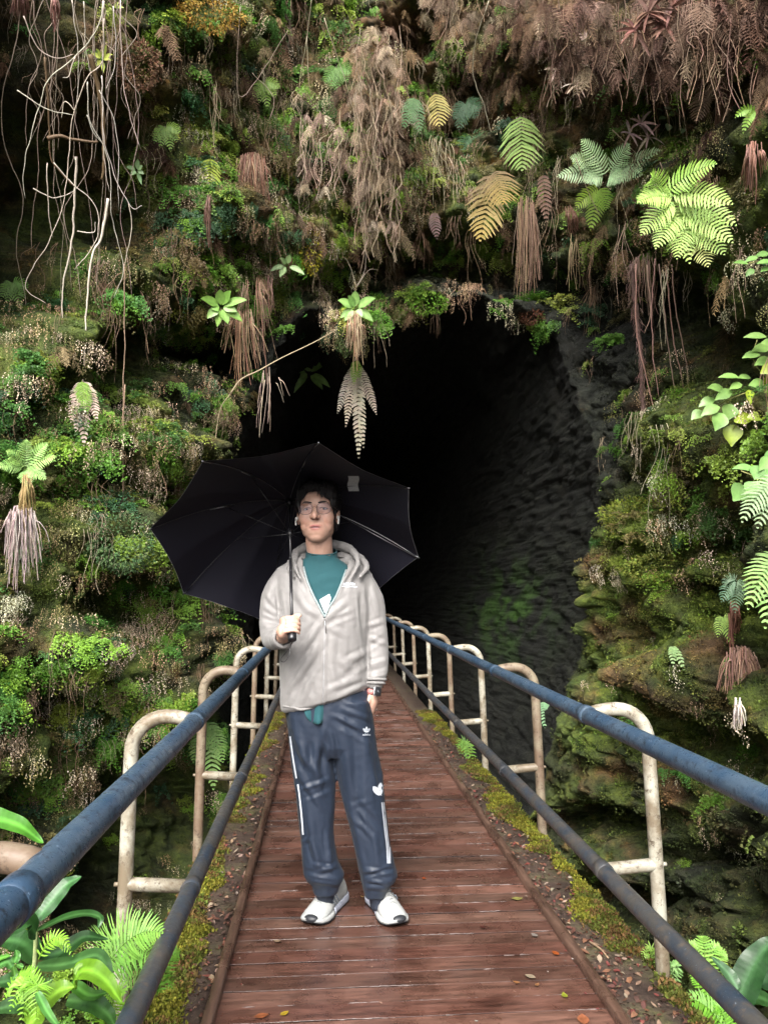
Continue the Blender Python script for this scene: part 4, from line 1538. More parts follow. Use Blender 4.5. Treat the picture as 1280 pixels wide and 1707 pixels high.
dead_curtain('dead_fern_curtain', 'tall curtain of tangled brown dead ferns hanging left of the cave roof', 590, 668, 40, 400, 120, (.24, .175, .125), .5, .20, 150, (.36, .28, .21))
dead_curtain('dead_fern_mass', 'large dark brown heap of dead ferns hanging from the top right', 900, 1150, -10, 120, 85, (.12, .072, .054), .6, .26, 40, (.20, .135, .10))
dead_curtain('dead_fern_mass', 'brown dead fern heap filling the top right corner', 1130, 1290, -10, 80, 60, (.14, .08, .06), .6, .3, 60, (.22, .15, .11))
dead_curtain('dead_fern_mass', 'thin strip of withered ferns along the top edge over the cave', 700, 900, -20, 40, 34, (.15, .105, .075), .5, .26, 30, (.26, .2, .14))
dead_curtain('dead_fern_mass', 'withered tan ferns between the root fringe and the tall fern curtain', 500, 580, 180, 330, 20, (.24, .17, .13), .4, .22, 30, (.42, .34, .27))


def stars(name, label, spots, tint, off):
    b = W(*spots[0][:2], off)
    dd = np.array([0, 0, CAM_Z]); db = np.linalg.norm(b - dd)
    m = mpp(b)
    mb = MB()
    for (x, y, r, n) in spots:
        p = dd + ray(x, y) * (db + random.uniform(-.1, .1)) - b
        for k in range(n):
            a = random.uniform(0, 2 * PI)
            d = _R[:, 0] * math.cos(a) + _R[:, 1] * math.sin(a) + _R[:, 2] * random.uniform(-.2, .6)
            L = r * m * random.uniform(.6, 1.1)
            blade(mb, arc(p, p + d * L - UP * L * .15, L * .1, 5), L * .16, _R[:, 2] + rng.normal(0, .5, 3), jit(tint, .25), np.array([.5, 1, 1, .8, .2]), .5)
    o = mb.build(name, M_dry)
    o.location = b
    return tag(o, label, 'withered plant')


stars('withered_whorl', 'greyish withered leaf whorls on the front of the dark brown fern heap', [(930, 115, 34, 9), (975, 75, 30, 10), (985, 110, 32, 10), (1005, 95, 30, 8), (960, 140, 26, 8), (1000, 130, 26, 7)], (.40, .31, .28), .95)
stars('withered_whorl', 'withered brown leaf stars right above the pale spreading fern', [(1068, 205, 28, 9), (1080, 228, 28, 8), (1050, 222, 24, 7)], (.36, .27, .25), .5)
stars('withered_whorl', 'thick reddish dead leaves bunched at the top right edge', [(1080, 20, 50, 16), (1110, 45, 45, 14), (1060, 50, 40, 12), (1120, 10, 40, 12)], (.17, .09, .075), .95)


# ---- moss balls
def moss_ball(name, label, c, rx, ry, tint, off=.2, n=900):
    b = W(c[0], c[1], off)
    m = mpp(b)
    mb = MB()
    uu = rng.normal(0, 1, (n, 3)); uu /= np.linalg.norm(uu, axis=1)[:, None]
    for u in uu:
        sc = np.array([rx * m, max(rx, ry) * m * .6, ry * m])
        p = u * sc * (1 + .25 * perlin((u * 2.5 + c[0])[None])[0]) * random.uniform(.8, 1.04)
        d = norm(u + rng.normal(0, .5, 3) - UP * .3)
        s = norm(np.cross(d, rng.normal(0, 1, 3)))
        l_ = random.uniform(.012, .03)
        mb.add([p - s * l_ * .25, p + s * l_ * .25, p + s * l_ * .2 + d * l_, p - s * l_ * .2 + d * l_ * .9], [(0, 1, 2, 3)], None, jit(tint, .4))
    o = mb.build(name, M_dry)
    o.location = b
    return tag(o, label, 'moss')


moss_ball('moss_clump', 'dark brown rounded moss clump right of the dangling pale roots', (232, 110), 34, 42, (.13, .075, .045), .2, 1500)
moss_ball('moss_clump', 'orange brown moss clump at the top edge', (350, 22), 52, 22, (.30, .20, .045), .3, 1500)
moss_ball('moss_clump', 'upright yellow moss patch above the hollow', (518, 408), 20, 50, (.30, .28, .03), .15, 1300)
moss_ball('moss_clump', 'dull green mossy spur hanging between the dark hollow and the cave', (580, 562), 20, 30, (.06, .085, .03), .1, 1600)
moss_ball('moss_clump', 'bright green moss clump on the rim above the cave', (712, 505), 34, 18, (.09, .19, .02), .15, 1200)
moss_ball('moss_clump', 'reddish brown clump on the cave rim under the fine roots', (886, 528), 20, 12, (.08, .035, .02), .05, 700)
moss_ball('moss_clump', 'large dull green mossy hump on the left wall', (205, 905), 55, 48, (.07, .12, .05), .15, 3000)
moss_ball('moss_clump', 'yellow green moss cushion on the right wall beside the shaggy root', (1060, 860), 60, 30, (.13, .16, .025), .1, 2200)
moss_ball('moss_clump', 'olive moss cushion under the long dark crack on the right wall', (1105, 948), 70, 26, (.13, .16, .03), .1, 2200)
# ================================================================== PERSON
YP = 3.33


def PX(px, py, dy=0.0):
    return np.array(at_y(px, py, YP + dy))


MPX = float(np.linalg.norm(PX(540, 1000) - PX(541, 1000)))


def loft(mb, rings, n=28, tint=(1, 1, 1), power=2.3, yc=0.0):
    """rings: (px_left, px_right, py, front, back[, tilt_px[, dy]]) -> closed body of superellipse rings"""
    V = []
    a = np.linspace(0, 2 * PI, n, endpoint=False)
    ca, sa = np.cos(a), np.sin(a)
    ex = 2 / power
    cx_ = np.sign(ca) * np.abs(ca) ** ex
    sx_ = np.sign(sa) * np.abs(sa) ** ex
    for r in rings:
        xl, xr, py, fr, bk = r[:5]
        tilt = r[5] if len(r) > 5 else 0
        dy = r[6] if len(r) > 6 else 0
        c = PX((xl + xr) / 2, py, dy)
        hw = (xr - xl) / 2 * MPX
        for k in range(n):
            d = (bk if sx_[k] > 0 else fr) * sx_[k]
            V.append((c[0] + hw * cx_[k], c[1] + d, c[2] + tilt * MPX * cx_[k]))
    m = len(rings)
    Q = [(i * n + j, i * n + (j + 1) % n, (i + 1) * n + (j + 1) % n, (i + 1) * n + j) for i in range(m - 1) for j in range(n)]
    V = V + [tuple(np.mean(V[:n], 0)), tuple(np.mean(V[(m - 1) * n:], 0))]
    T = [(m * n, (j + 1) % n, j) for j in range(n)] + [(m * n + 1, (m - 1) * n + j, (m - 1) * n + (j + 1) % n) for j in range(n)]
    mb.add(V, Q, T, tint)


def ellipsoid(mb, c, r, M=None, n=16, tint=(1, 1, 1)):
    V = [(0, 0, 1)]
    for i in range(1, n):
        th = PI * i / n
        for j in range(2 * n):
            ph = PI * j / n
            V.append((math.sin(th) * math.cos(ph), math.sin(th) * math.sin(ph), math.cos(th)))
    V.append((0, 0, -1))
    V = np.array(V) * np.array(r)
    if M is not None:
        V = V @ np.asarray(M).T
    V = V + np.array(c)
    m = 2 * n
    Q = [(1 + i * m + j, 1 + (i + 1) * m + j, 1 + (i + 1) * m + (j + 1) % m, 1 + i * m + (j + 1) % m) for i in range(n - 2) for j in range(m)]
    T = [(0, 1 + j, 1 + (j + 1) % m) for j in range(m)] + [(len(V) - 1, 1 + (n - 2) * m + (j + 1) % m, 1 + (n - 2) * m + j) for j in range(m)]
    mb.add(V, Q, T, tint)


def limb(mb, pts, rads, sides=18, n=8):
    sp = smooth_path(pts, n)
    rr = np.interp(np.linspace(0, 1, len(sp)), np.linspace(0, 1, len(rads)), rads)
    tube(mb, sp, rr, sides)
    ellipsoid(mb, sp[0], (rr[0],) * 3, n=8)
    ellipsoid(mb, sp[-1], (rr[-1],) * 3, n=8)


def remesh(mb, voxel, smooth=4, factor=.5):
    """one continuous closed surface from overlapping closed pieces"""
    V, Q, T, C = mb.arrays()
    me = mesh_data('tmp', V, Q, T)
    o = bpy.data.objects.new('tmp', me)
    COL.objects.link(o)
    r = o.modifiers.new('r', 'REMESH'); r.mode = 'VOXEL'; r.voxel_size = voxel; r.use_smooth_shade = True
    s = o.modifiers.new('s', 'SMOOTH'); s.factor = factor; s.iterations = smooth
    dg = bpy.context.evaluated_depsgraph_get()
    dg.update()
    ev = bpy.data.meshes.new_from_object(o.evaluated_get(dg))
    bpy.data.objects.remove(o)
    n = len(ev.vertices)
    co = np.empty(n * 3, np.float32); ev.vertices.foreach_get('co', co); co = co.reshape(-1, 3).astype(float)
    nn = np.empty(n * 3, np.float32); ev.vertex_normals.foreach_get('vector', nn); nn = nn.reshape(-1, 3).astype(float)
    F = np.empty(len(ev.loops), np.int32); ev.loops.foreach_get('vertex_index', F)
    ls = np.empty(len(ev.polygons), np.int32); ev.polygons.foreach_get('loop_total', ls)
    st = np.empty(len(ev.polygons), np.int32); ev.polygons.foreach_get('loop_start', st)
    q = st[ls == 4]; Qn = np.stack([F[q + k] for k in range(4)], 1)
    t = st[ls == 3]; Tn = np.stack([F[t + k] for k in range(3)], 1) if len(t) else np.zeros((0, 3), int)
    bpy.data.meshes.remove(ev)
    return co, Qn, Tn, nn


def folds(co, nn, segs, front=True):
    """raise or sink cloth along lines given in photo pixels: (x0,y0,x1,y1,width,amp) amp in metres; bow by a 7th value"""
    px, py = proj(co)
    w = np.clip(-nn[:, 1] + .25, 0, 1) if front else 1
    d = np.zeros(len(co))
    K = .68
    for s in segs:
        x0, y0, x1, y1, wd, amp = s[:6]
        bow = s[6] if len(s) > 6 else 0
        dx, dy = x1 - x0, y1 - y0
        L = math.hypot(dx, dy)
        u = ((px - x0) * dx + (py - y0) * dy) / L ** 2
        uc = np.clip(u, 0, 1)
        off = bow * 4 * uc * (1 - uc)
        e = (-(px - x0) * dy + (py - y0) * dx) / L - off
        over = np.where(u < 0, u * L, np.where(u > 1, (u - 1) * L, 0))
        taper = np.sin(np.clip(uc, 0.02, .98) * PI) ** .5
        q = (e / wd)
        prof = np.exp(-q ** 2) - .55 * np.exp(-((np.abs(q) - 1.7) / .7) ** 2)
        d += K * amp * prof * taper * np.exp(-(over / (wd * 1.2)) ** 2)
    return co + nn * (d * w)[:, None]


def cloth_mat(name, color, rough=.6, sheen=.2, spec=.35, weave=900, var=.06, trans=0, crease=.10):
    m, nt, N, L, b = new_mat(name)
    co = tc(nt)
    n = noise_node(nt, 9, 4, .6, co)
    w = noise_node(nt, weave, 2, .5, co)
    r = ramp(nt, n.outputs[0], [(.3, tuple(c * (1 - var) for c in color)), (.7, tuple(min(1, c * (1 + var)) for c in color))])
    L.new(r.outputs[0], b.inputs['Base Color'])
    b.inputs['Roughness'].default_value = rough
    b.inputs['Specular IOR Level'].default_value = spec
    b.inputs['Sheen Weight'].default_value = sheen
    cr = noise_node(nt, 38, 3, .55, co, 1.5)
    p = bump(nt, b, cr.outputs[0], crease, .006)
    bump(nt, b, w.outputs[0], .12, .0006, p)
    return m


M_jacket = cloth_mat('jacket_cloth', (.178, .172, .168), .55, .15)
M_lining = cloth_mat('jacket_lining', (.20, .245, .25), .6, .1)
M_teal = cloth_mat('teal_knit', (.010, .058, .068), .85, .05)
M_pants = cloth_mat('track_cloth', (.013, .020, .035), .5, .03, .3, crease=.05)
M_white = simple_mat('white_mark', (.50, .54, .60), .5, 0, .05, 80)
M_black = simple_mat('black_plastic', (.012, .012, .014), .3, 0, .2, 60)


def skin_mat():
    m, nt, N, L, b = new_mat('skin')
    at = N.new('ShaderNodeAttribute'); at.attribute_name = 'tint'
    co = tc(nt)
    n = noise_node(nt, 55, 4, .6, co)
    r = ramp(nt, n.outputs[0], [(.3, (.94, .90, .88)), (.7, (1.05, 1.05, 1.05))])
    L.new(mix(nt, 1, at.outputs['Color'], r.outputs[0], 'MULTIPLY'), b.inputs['Base Color'])
    b.inputs['Roughness'].default_value = .48
    b.inputs['Subsurface Weight'].default_value = .12
    b.inputs['Subsurface Radius'].default_value = (.9, .35, .2)
    b.inputs['Subsurface Scale'].default_value = .006
    bump(nt, b, n.outputs[0], .08, .001)
    return m


M_skin = skin_mat()
M_hair = simple_mat('black_hair', (.008, .007, .008), .5, 0, .3, 120, .3)

person = empty('person', (float(PX(560, 1500)[0]), YP, 0), 'man in light grey jacket and navy track trousers standing on the footbridge holding an umbrella', 'person')
ppl = lambda o, r=person: par(o, r)

# ---- the body: one continuous surface under the clothes
HC = PX(530, 860, -.02)                      # middle of the head
yaw, pit = math.radians(-7), math.radians(5)
HS = 1.11
RZ = np.array([[math.cos(yaw), -math.sin(yaw), 0], [math.sin(yaw), math.cos(yaw), 0], [0, 0, 1]])
RX = np.array([[1, 0, 0], [0, math.cos(-pit), -math.sin(-pit)], [0, math.sin(-pit), math.cos(-pit)]])
rl = math.radians(-1.5)
RYm = np.array([[math.cos(rl), 0, math.sin(rl)], [0, 1, 0], [-math.sin(rl), 0, math.cos(rl)]])
HM = RZ @ RX @ RYm * HS


def HP(x, y, z):
    return HC + HM @ np.array([x, y, z])


hb = MB()


def he(x, y, z, rx, ry, rz, M=None):
    ellipsoid(hb, HP(x, y, z), (rx, ry, rz), HM if M is None else HM @ M, 14)


he(0, .022, .042, .0745, .092, .082)         # skull
he(0, -.018, .035, .066, .068, .072)         # forehead
he(0, -.012, -.030, .063, .066, .074)        # middle of the face
he(0, -.026, -.058, .052, .058, .052)        # jaw
he(0, -.041, -.085, .033, .033, .026)        # chin
for s in (-1, 1):
    he(s * .038, -.045, -.016, .030, .028, .034)     # cheekbone
    he(s * .032, -.036, -.042, .030, .028, .036)     # cheek
    he(s * .047, -.008, -.052, .014, .036, .030)     # jaw corner
    he(s * .030, -.071, .037, .026, .014, .009)      # brow
    # ear
    he(s * .076, .006, -.004, .008, .017, .030)
    he(s * .079, .012, .006, .006, .014, .020)
# nose
for k, (yy, zz, r) in enumerate([(-.083, .018, .0085), (-.090, .006, .0090), (-.097, -.006, .0100), (-.103, -.017, .0120)]):
    he(0, yy, zz, r, r * 1.1, r * 1.3)
for s in (-1, 1):
    he(s * .0125, -.090, -.021, .0080, .0105, .0075)
# lips
he(0, -.0770, -.0525, .024, .009, .0050)
he(0, -.0760, -.0645, .020, .009, .0060)
# neck
limb(hb, [HP(0, .02, -.05), HP(0, .026, -.10), PX(535, 935, .04)], [.056, .057, .056], 20)
# torso, hips
limb(hb, [PX(535, 950, .04), PX(538, 1010, .03), PX(540, 1090, .02), PX(545, 1160, .02)], [.058, .09, .09, .10], 20)
limb(hb, [PX(478, 962, .02), PX(535, 950, .03), PX(595, 962, .02)], [.042, .046, .042], 16)
# legs
for (a, b_, c_, ft) in ((PX(512, 1180, .02), PX(525, 1330, 0), PX(540, 1490, .02), 0), (PX(582, 1180, .02), PX(604, 1330, 0), PX(630, 1490, .02), 1)):
    limb(hb, [a, b_, c_], [.082, .055, .038], 16)
# arms
EL = PX(450, 1062, -.03)
HND = np.array(at_y(487, 1043, 3.008))
WR = np.array(at_y(474, 1060, 3.055))
limb(hb, [PX(472, 965, .01), PX(453, 1015, .0), EL], [.046, .044, .036], 14)
limb(hb, [EL, EL * .45 + WR * .55 + np.array([0, 0, -.012]), WR], [.036, .036, .0265], 14)
limb(hb, [PX(602, 965, .01), PX(622, 1040, 0), PX(624, 1090, -.01)], [.046, .042, .036], 14)
LW = PX(622, 1152, -.035)
limb(hb, [PX(624, 1090, -.01), LW], [.036, .025], 14)
# left hand going into the pocket
limb(hb, [LW, PX(620, 1168, -.035), PX(614, 1188, -.015)], [.024, .0275, .025], 12)
for k, (ox, oy) in enumerate([(-8, -.085), (-3, -.075), (2, -.055), (6, -.035)]):
    limb(hb, [PX(612 + ox * .3, 1186, oy * .5 + .02), PX(604 + ox * .5, 1204, oy * .6 + .03), PX(597 + ox * .5, 1219 + (k % 2) * 3, oy * .6 + .04)], [.0095, .009, .007], 8, 4)
limb(hb, [PX(617, 1160, -.052), PX(612, 1174, -.062), PX(605, 1188, -.050)], [.010, .0105, .009], 8, 4)

# umbrella axis first: the right hand closes round its grip
UM = dict(H=np.array([-.12457783, 2.86457728, 1.16995263]), A=np.array([-.1623649, 3.30119524, 1.72460305]), C=np.array([-.14910201, 3.14794667, 1.52992626]))
SC = 1.045
cam0 = np.array([0, 0, CAM_Z])
UH, UA, UC = [cam0 + (UM[k] - cam0) * SC for k in 'HAC']
UR = .54882609 * SC
ax = norm(UA - UH)
uu_ = norm(np.cross(ax, UP))
ww_ = np.cross(uu_, ax)
gc = UH + ax * .045                          # middle of the grip inside the fist
# palm sits on the camera's left and behind the grip; fingers wrap round the front
side = norm(np.array([1.0, 0, 0]) - ax * ax[0])
frontv = norm(np.cross(side, ax))
if frontv[1] > 0:
    frontv = -frontv
gr_ = .0165
palm = gc - side * .030 + ax * .004
M_p = np.stack([frontv, side, ax], 1)
ellipsoid(hb, palm, (.036, .017, .043), M_p, 12)
ellipsoid(hb, palm - side * .010 - ax * .022, (.030, .018, .030), M_p, 12)
limb(hb, [WR, palm - side * .006 - ax * .020], [.0255, .026], 12)
fing = [(.030, .0090, .92), (.010, .0092, 1.0), (-.010, .0088, .96), (-.029, .0078, .84)]
for k, (h, r, L) in enumerate(fing):
    base = gc + ax * h
    path = []
    for t in np.linspace(0, 1, 6):
        ang_ = math.radians(200 - 225 * t * L)         # from the palm round the front
        rad_ = gr_ + r * .95 + (.012 * (1 - t) if t < .3 else 0)
        path.append(base + side * math.cos(ang_) * rad_ * 1.15 + frontv * math.sin(ang_) * rad_ + ax * (-.004 * t))
    limb(hb, path, [r * 1.08, r, r * 1.08, r * .95, r * .9, r * .78], 10, 4)
# thumb along the top of the fist
limb(hb, [palm + ax * .016 - side * .002 + frontv * -.016, gc + ax * .044 + frontv * -.010 - side * .006, gc + ax * .048 + side * .018 + frontv * .008, gc + ax * .044 + side * .032 + frontv * .014],
     [.012, .0110, .0098, .0080], 10, 4)

co, Qn, Tn, nn = remesh(hb, .0028, 5, .5)
# face paint: lips, cheeks, nose tip, and painted shade of mouth gap and nostrils
loc = (co - HC) @ HM / HS ** 2
sk = np.tile(np.array([.44, .275, .21]), (len(co), 1))


def blend(mask, c):
    global sk
    m = np.clip(mask, 0, 1)[:, None]
    sk = sk * (1 - m) + np.array(c) * m


hd = (loc[:, 2] > -.14) & (loc[:, 1] < .02)
g_ = lambda cx, cz, rx, rz: np.exp(-(((loc[:, 0] - cx) / rx) ** 2 + ((loc[:, 2] - cz) / rz) ** 2)) * (loc[:, 1] < -.03) * (np.abs(loc[:, 2]) < .14)
for s in (-1, 1):
    blend(.35 * g_(s * .04, -.028, .022, .020), (.46, .21, .16))
blend(.35 * g_(0, -.018, .014, .010), (.45, .20, .155))
blend(1.5 * g_(0, -.0530, .019, .0045), (.34, .11, .10))
blend(1.5 * g_(0, -.0645, .016, .0055), (.38, .15, .13))
blend(3 * g_(0, -.0586, .0150, .0026), (.09, .022, .022))
for s in (-1, 1):
    blend(1.3 * g_(s * .0085, -.0285, .0040, .0022), (.16, .06, .045))
body = mesh_obj('body', co, Qn, Tn, sk, M_skin)
ppl(body)

# ---- eyes, brows, glasses, earbuds
surf = BVHTree.FromPolygons(co.tolist(), Qn.tolist())


def face_pt(x, z, off=0.0):
    """a point on the face at head coordinates x, z"""
    o = HP(x, -.25, z)
    d = norm(HM @ np.array([0, 1.0, 0]))
    h = surf.ray_cast(Vector(o), Vector(d))
    p = np.array(h[0]) if h[0] is not None else HP(x, -.08, z)
    return p - d * off


M_eyew = simple_mat('eye_white', (.30, .26, .25), .2, 0, .03, 50)
M_iris = simple_mat('eye_dark', (.012, .008, .007), .5, 0, .05, 50, bumps=0)
M_lid = simple_mat('lash_line', (.05, .028, .022), .6, 0, .05, 50, bumps=0)
M_wire = simple_mat('spectacle_wire', (.10, .065, .06), .35, .5, .1, 50, bumps=0)
for s in (-1, 1):
    ex, ez = s * .0315, .0130
    mb = MB()
    p = face_pt(ex, ez)
    ellipsoid(mb, p + HM @ np.array([0, .0045, 0]), (.0130, .0065, .0036), HM, 8)
    eo = ppl(mb.build('eye', M_eyew))
    mb = MB()
    ellipsoid(mb, p + HM @ np.array([0, -.0002, 0]), (.0050, .0024, .0036), HM, 8)
    io = mb.build('iris', M_iris); io.parent = eo; io.matrix_parent_inverse = eo.matrix_parent_inverse.copy() if False else Matrix.Identity(4)
    mb = MB()
    tube(mb, smooth_path([face_pt(ex + d_, ez + .0045 * (1 - (d_ / .0165) ** 2) + .0005, .0012) for d_ in (-.0155, -.009, 0, .009, .0155)], 4), [.0008] + [.0016] * 15 + [.0008], 5)
    lo = mb.build('eyelid', M_lid); lo.parent = eo
    mb = MB()
    n_ = 7
    xs = np.linspace(.012, .050, n_)
    tube(mb, smooth_path([face_pt(s * x_, .0335 + .005 * math.sin(PI * (x_ - .008) / .055) - .004 * (x_ > .044), .0008) for x_ in xs], 3), np.interp(np.linspace(0, 1, (n_ - 1) * 3 + 1), [0, .15, .6, 1], [.0024, .0040, .0038, .0012]), 6)
    ppl(mb.build('eyebrow', M_hair))

gl = empty('glasses', tuple(HP(0, -.1, .005)), None, None)
par(gl, person)
tag(gl)


def parg(o):
    o.parent = gl
    o.matrix_parent_inverse = Matrix.Translation(-Vector(HP(0, -.1, .005)))
    return o


mg = bpy.data.materials.new('lens_glass'); mg.use_nodes = True
_n = mg.node_tree.nodes; _l = mg.node_tree.links
for x_ in list(_n):
    if x_.type != 'OUTPUT_MATERIAL': _n.remove(x_)
_t = _n.new('ShaderNodeBsdfTransparent'); _t.inputs[0].default_value = (.97, .97, 1, 1)
_g2 = _n.new('ShaderNodeBsdfGlossy'); _g2.inputs['Roughness'].default_value = .08; _g2.inputs['Color'].default_value = (.80, .78, 1, 1)
_mx = _n.new('ShaderNodeMixShader'); _mx.inputs[0].default_value = .008
_l.new(_t.outputs[0], _mx.inputs[1]); _l.new(_g2.outputs[0], _mx.inputs[2])
_l.new(_mx.outputs[0], [x_ for x_ in _n if x_.type == 'OUTPUT_MATERIAL'][0].inputs[0])
fr = MB()
for s in (-1, 1):
    c = np.array([s * .0335, -.098, .0100])
    aa = np.linspace(0, 2 * PI, 33)
    ring = [HP(c[0] + .0255 * math.copysign(abs(math.cos(a)) ** .85, math.cos(a)), c[1] + .004 * (abs(c[0] + .0255 * math.cos(a)) / .06) ** 2 * 2, c[2] + .0215 * math.copysign(abs(math.sin(a)) ** .85, math.sin(a))) for a in aa]
    tube(fr, ring, .0012, 6, cap=False)
    tube(fr, smooth_path([HP(s * .059, -.091, .016), HP(s * .072, -.070, .017), HP(s * .079, -.02, .014), HP(s * .079, .008, .004)], 5), .0009, 5)
    lm = MB()
    V = [HP(*c)] + ring[:-1]
    lm.add(V, None, [(0, 1 + k, 1 + (k + 1) % 32) for k in range(32)])
    parg(lm.build('lens', mg))
tube(fr, smooth_path([HP(-.009, -.100, .013), HP(0, -.103, .016), HP(.009, -.100, .013)], 5), .0009, 5)
parg(fr.build('frame', M_wire))
M_ear = simple_mat('earbud_plastic', (.55, .54, .52), .2, 0, .02, 20, bumps=0)
for s in (-1, 1):
    mb = MB()
    ellipsoid(mb, HP(s * .080, -.016, -.012), (.007, .007, .008), HM, 8)
    tube(mb, [HP(s * .082, -.020, -.014), HP(s * .083, -.026, -.026), HP(s * .081, -.031, -.040)], [.0042, .0036, .0033], 8)
    ppl(mb.build('earbud', M_ear))

# ---- hair: a cap with a side parted fringe
hm = MB()
ellipsoid(hm, HP(0, .030, .056), (.089, .100, .084), HM, 20)
ellipsoid(hm, HP(.006, -.024, .106), (.070, .060, .036), HM, 14)
ellipsoid(hm, HP(.012, -.005, .110), (.070, .074, .040), HM, 14)
ellipsoid(hm, HP(.046, -.040, .076), (.036, .036, .034), HM, 14)
ellipsoid(hm, HP(.062, -.034, .050), (.020, .030, .034), HM, 12)
ellipsoid(hm, HP(-.052, -.034, .078), (.027, .034, .030), HM, 14)
for s in (-1, 1):
    ellipsoid(hm, HP(s * .071, .006, .044), (.014, .040, .038), HM, 10)
    ellipsoid(hm, HP(s * .066, .045, .0), (.014, .035, .055), HM, 10)
    ellipsoid(hm, HP(s * .071, -.018, .016), (.0055, .008, .022), HM, 8)
hco, hQ, hT, hn = remesh(hm, .0035, 3, .5)
hl = (hco - HC) @ HM / HS ** 2
# comb the surface into locks
hco = hco + hn * (.0016 * np.sin(hl[:, 0] * 330 + 4 * perlin(hl * 18)) + .0015 * perlin(hl * 45))[:, None]
hair = ppl(mesh_obj('hair', hco, hQ, hT, None, M_hair))
lk = MB()
for k in range(230):
    a = random.uniform(-1.25, 1.35)
    x = .066 * math.sin(a)
    st0 = HP(x * .75 + .006, -.030 - .045 * math.cos(a), .112 + random.uniform(-.016, .014))
    drop = random.uniform(.018, .050) if (x > .01 or x < -.035) else random.uniform(.008, .030)
    e_ = HP(x * 1.06 + random.uniform(-.005, .014) * (1 if x > 0 else -.6), -.038 - .056 * math.cos(a) + random.uniform(-.004, .004), .098 - drop)
    m_ = (st0 + e_) / 2 + HM @ np.array([0, -.012 * math.cos(a), .008])
    tube(lk, smooth_path([st0, m_, e_], 4), np.linspace(.0018, .0005, 9), 4, cap=False)
for k in range(200):
    u = rng.normal(0, 1, 3); u /= np.linalg.norm(u)
    if u[2] < .0 or (u[1] < -.55 and u[2] < .55):
        continue
    p0_ = np.array([0, .022, .058]) + u * np.array([.082, .096, .083])
    t_ = norm(np.array([u[0] * .6 + .35, -.8 * (u[2] > .5) + u[1] * .3, -.75 + u[2] * .5]))
    p1_ = p0_ + t_ * random.uniform(.015, .032) + u * random.uniform(.0, .006)
    tube(lk, smooth_path([HP(*p0_), HP(*((p0_ + p1_) / 2 + u * .004)), HP(*p1_)], 3), np.linspace(.0022, .0006, 7), 4, cap=False)
lo = lk.build('hair_locks', M_hair)
lo.parent = hair

# ---- T-shirt with a mock collar
tb = MB()
loft(tb, [(505, 566, 932, .060, .06, 0, .02), (490, 585, 945, .075, .075, 0, .02), (475, 600, 962, .095, .09, 0, .02), (478, 598, 1010, .110, .10, 0, .01), (480, 598, 1100, .112, .10, 0, .01), (482, 600, 1165, .112, .10, 0, .01)])
cn = PX(536, 919, .022)
limb(tb, [PX(536, 952, .025), cn + np.array([0, 0, .01])], [.078, .0665], 24)
tco, tQ, tT, tn = remesh(tb, .005, 4)
tco = folds(tco, tn, [(512, 975, 560, 960, 6, .003), (520, 990, 560, 990, 7, -.003), (515, 950, 530, 1000, 6, .002)])
tk = tco[:, 2] < cn[2] + .30 * (tco[:, 1] - cn[1])
tm = -np.ones(len(tco), int); tm[tk] = np.arange(tk.sum())
tQ = tm[tQ[tk[tQ].all(1)]]
tT = tm[tT[tk[tT].all(1)]] if len(tT) else tT
shirt = ppl(mesh_obj('t_shirt', tco[tk], tQ, tT, None, M_teal))
cb = MB()
for zo, rr_ in ((0, .0655), (-.024, .0675)):
    a = np.linspace(0, 2 * PI, 40)
    tube(cb, [cn + np.array([math.cos(t) * rr_, math.sin(t) * rr_ * .98, zo + .30 * rr_ * math.sin(t)]) for t in a], .0030 if zo == 0 else .0014, 6, cap=False)
c2 = cb.build('collar_rib', M_teal); c2.parent = shirt
hem = MB()
V, n = [], 15
for i in range(n):
    t = i / (n - 1)
    for j in range(8):
        u = j / 7
        x = 508 + 48 * t
        dep = (1 - (2 * t - 1) ** 2) ** .6
        V.append(PX(x - 3 * u, 1168 + (10 + 30 * dep) * u, -.132 - .010 * math.sin(t * 14) * u + .02 * abs(2 * t - 1) - .006 * u))
hem.add(V, [(i * 8 + j, i * 8 + j + 1, (i + 1) * 8 + j + 1, (i + 1) * 8 + j) for i in range(n - 1) for j in range(7)])
h2 = hem.build('shirt_hem', M_teal); h2.parent = shirt
md = h2.modifiers.new('s', 'SOLIDIFY'); md.thickness = .003

# ---- trousers
pb = MB()
loft(pb, [(480, 612, 1140, .12, .12), (477, 617, 1165, .130, .13), (477, 619, 1190, .130, .13), (480, 622, 1215, .125, .13), (482, 624, 1240, .115, .12), (492, 612, 1258, .09, .09)], 30)
loft(pb, [(477, 552, 1165, .125, .12), (479, 553, 1200, .122, .12), (484, 554, 1250, .112, .11), (489, 558, 1290, .104, .10), (495, 558, 1340, .095, .10), (500, 555, 1380, .088, .095),
          (503, 557, 1405, .086, .09), (505, 563, 1438, .086, .09), (507, 572, 1456, .086, .088), (513, 571, 1466, .075, .08), (520, 566, 1474, .060, .065), (523, 563, 1484, .052, .055), (524, 562, 1489, .050, .05)], 26)
loft(pb, [(545, 618, 1165, .125, .12), (548, 622, 1200, .122, .12), (552, 629, 1250, .112, .11), (561, 637, 1290, .104, .10), (573, 642, 1340, .096, .10), (583, 647, 1380, .09, .095),
          (590, 650, 1410, .088, .09), (597, 657, 1440, .088, .09), (601, 663, 1457, .086, .088), (603, 659, 1468, .078, .08), (605, 648, 1478, .062, .065), (607, 643, 1488, .052, .055), (608, 642, 1494, .05, .05)], 26)
pco, pQ, pT, pn = remesh(pb, .0055, 4)
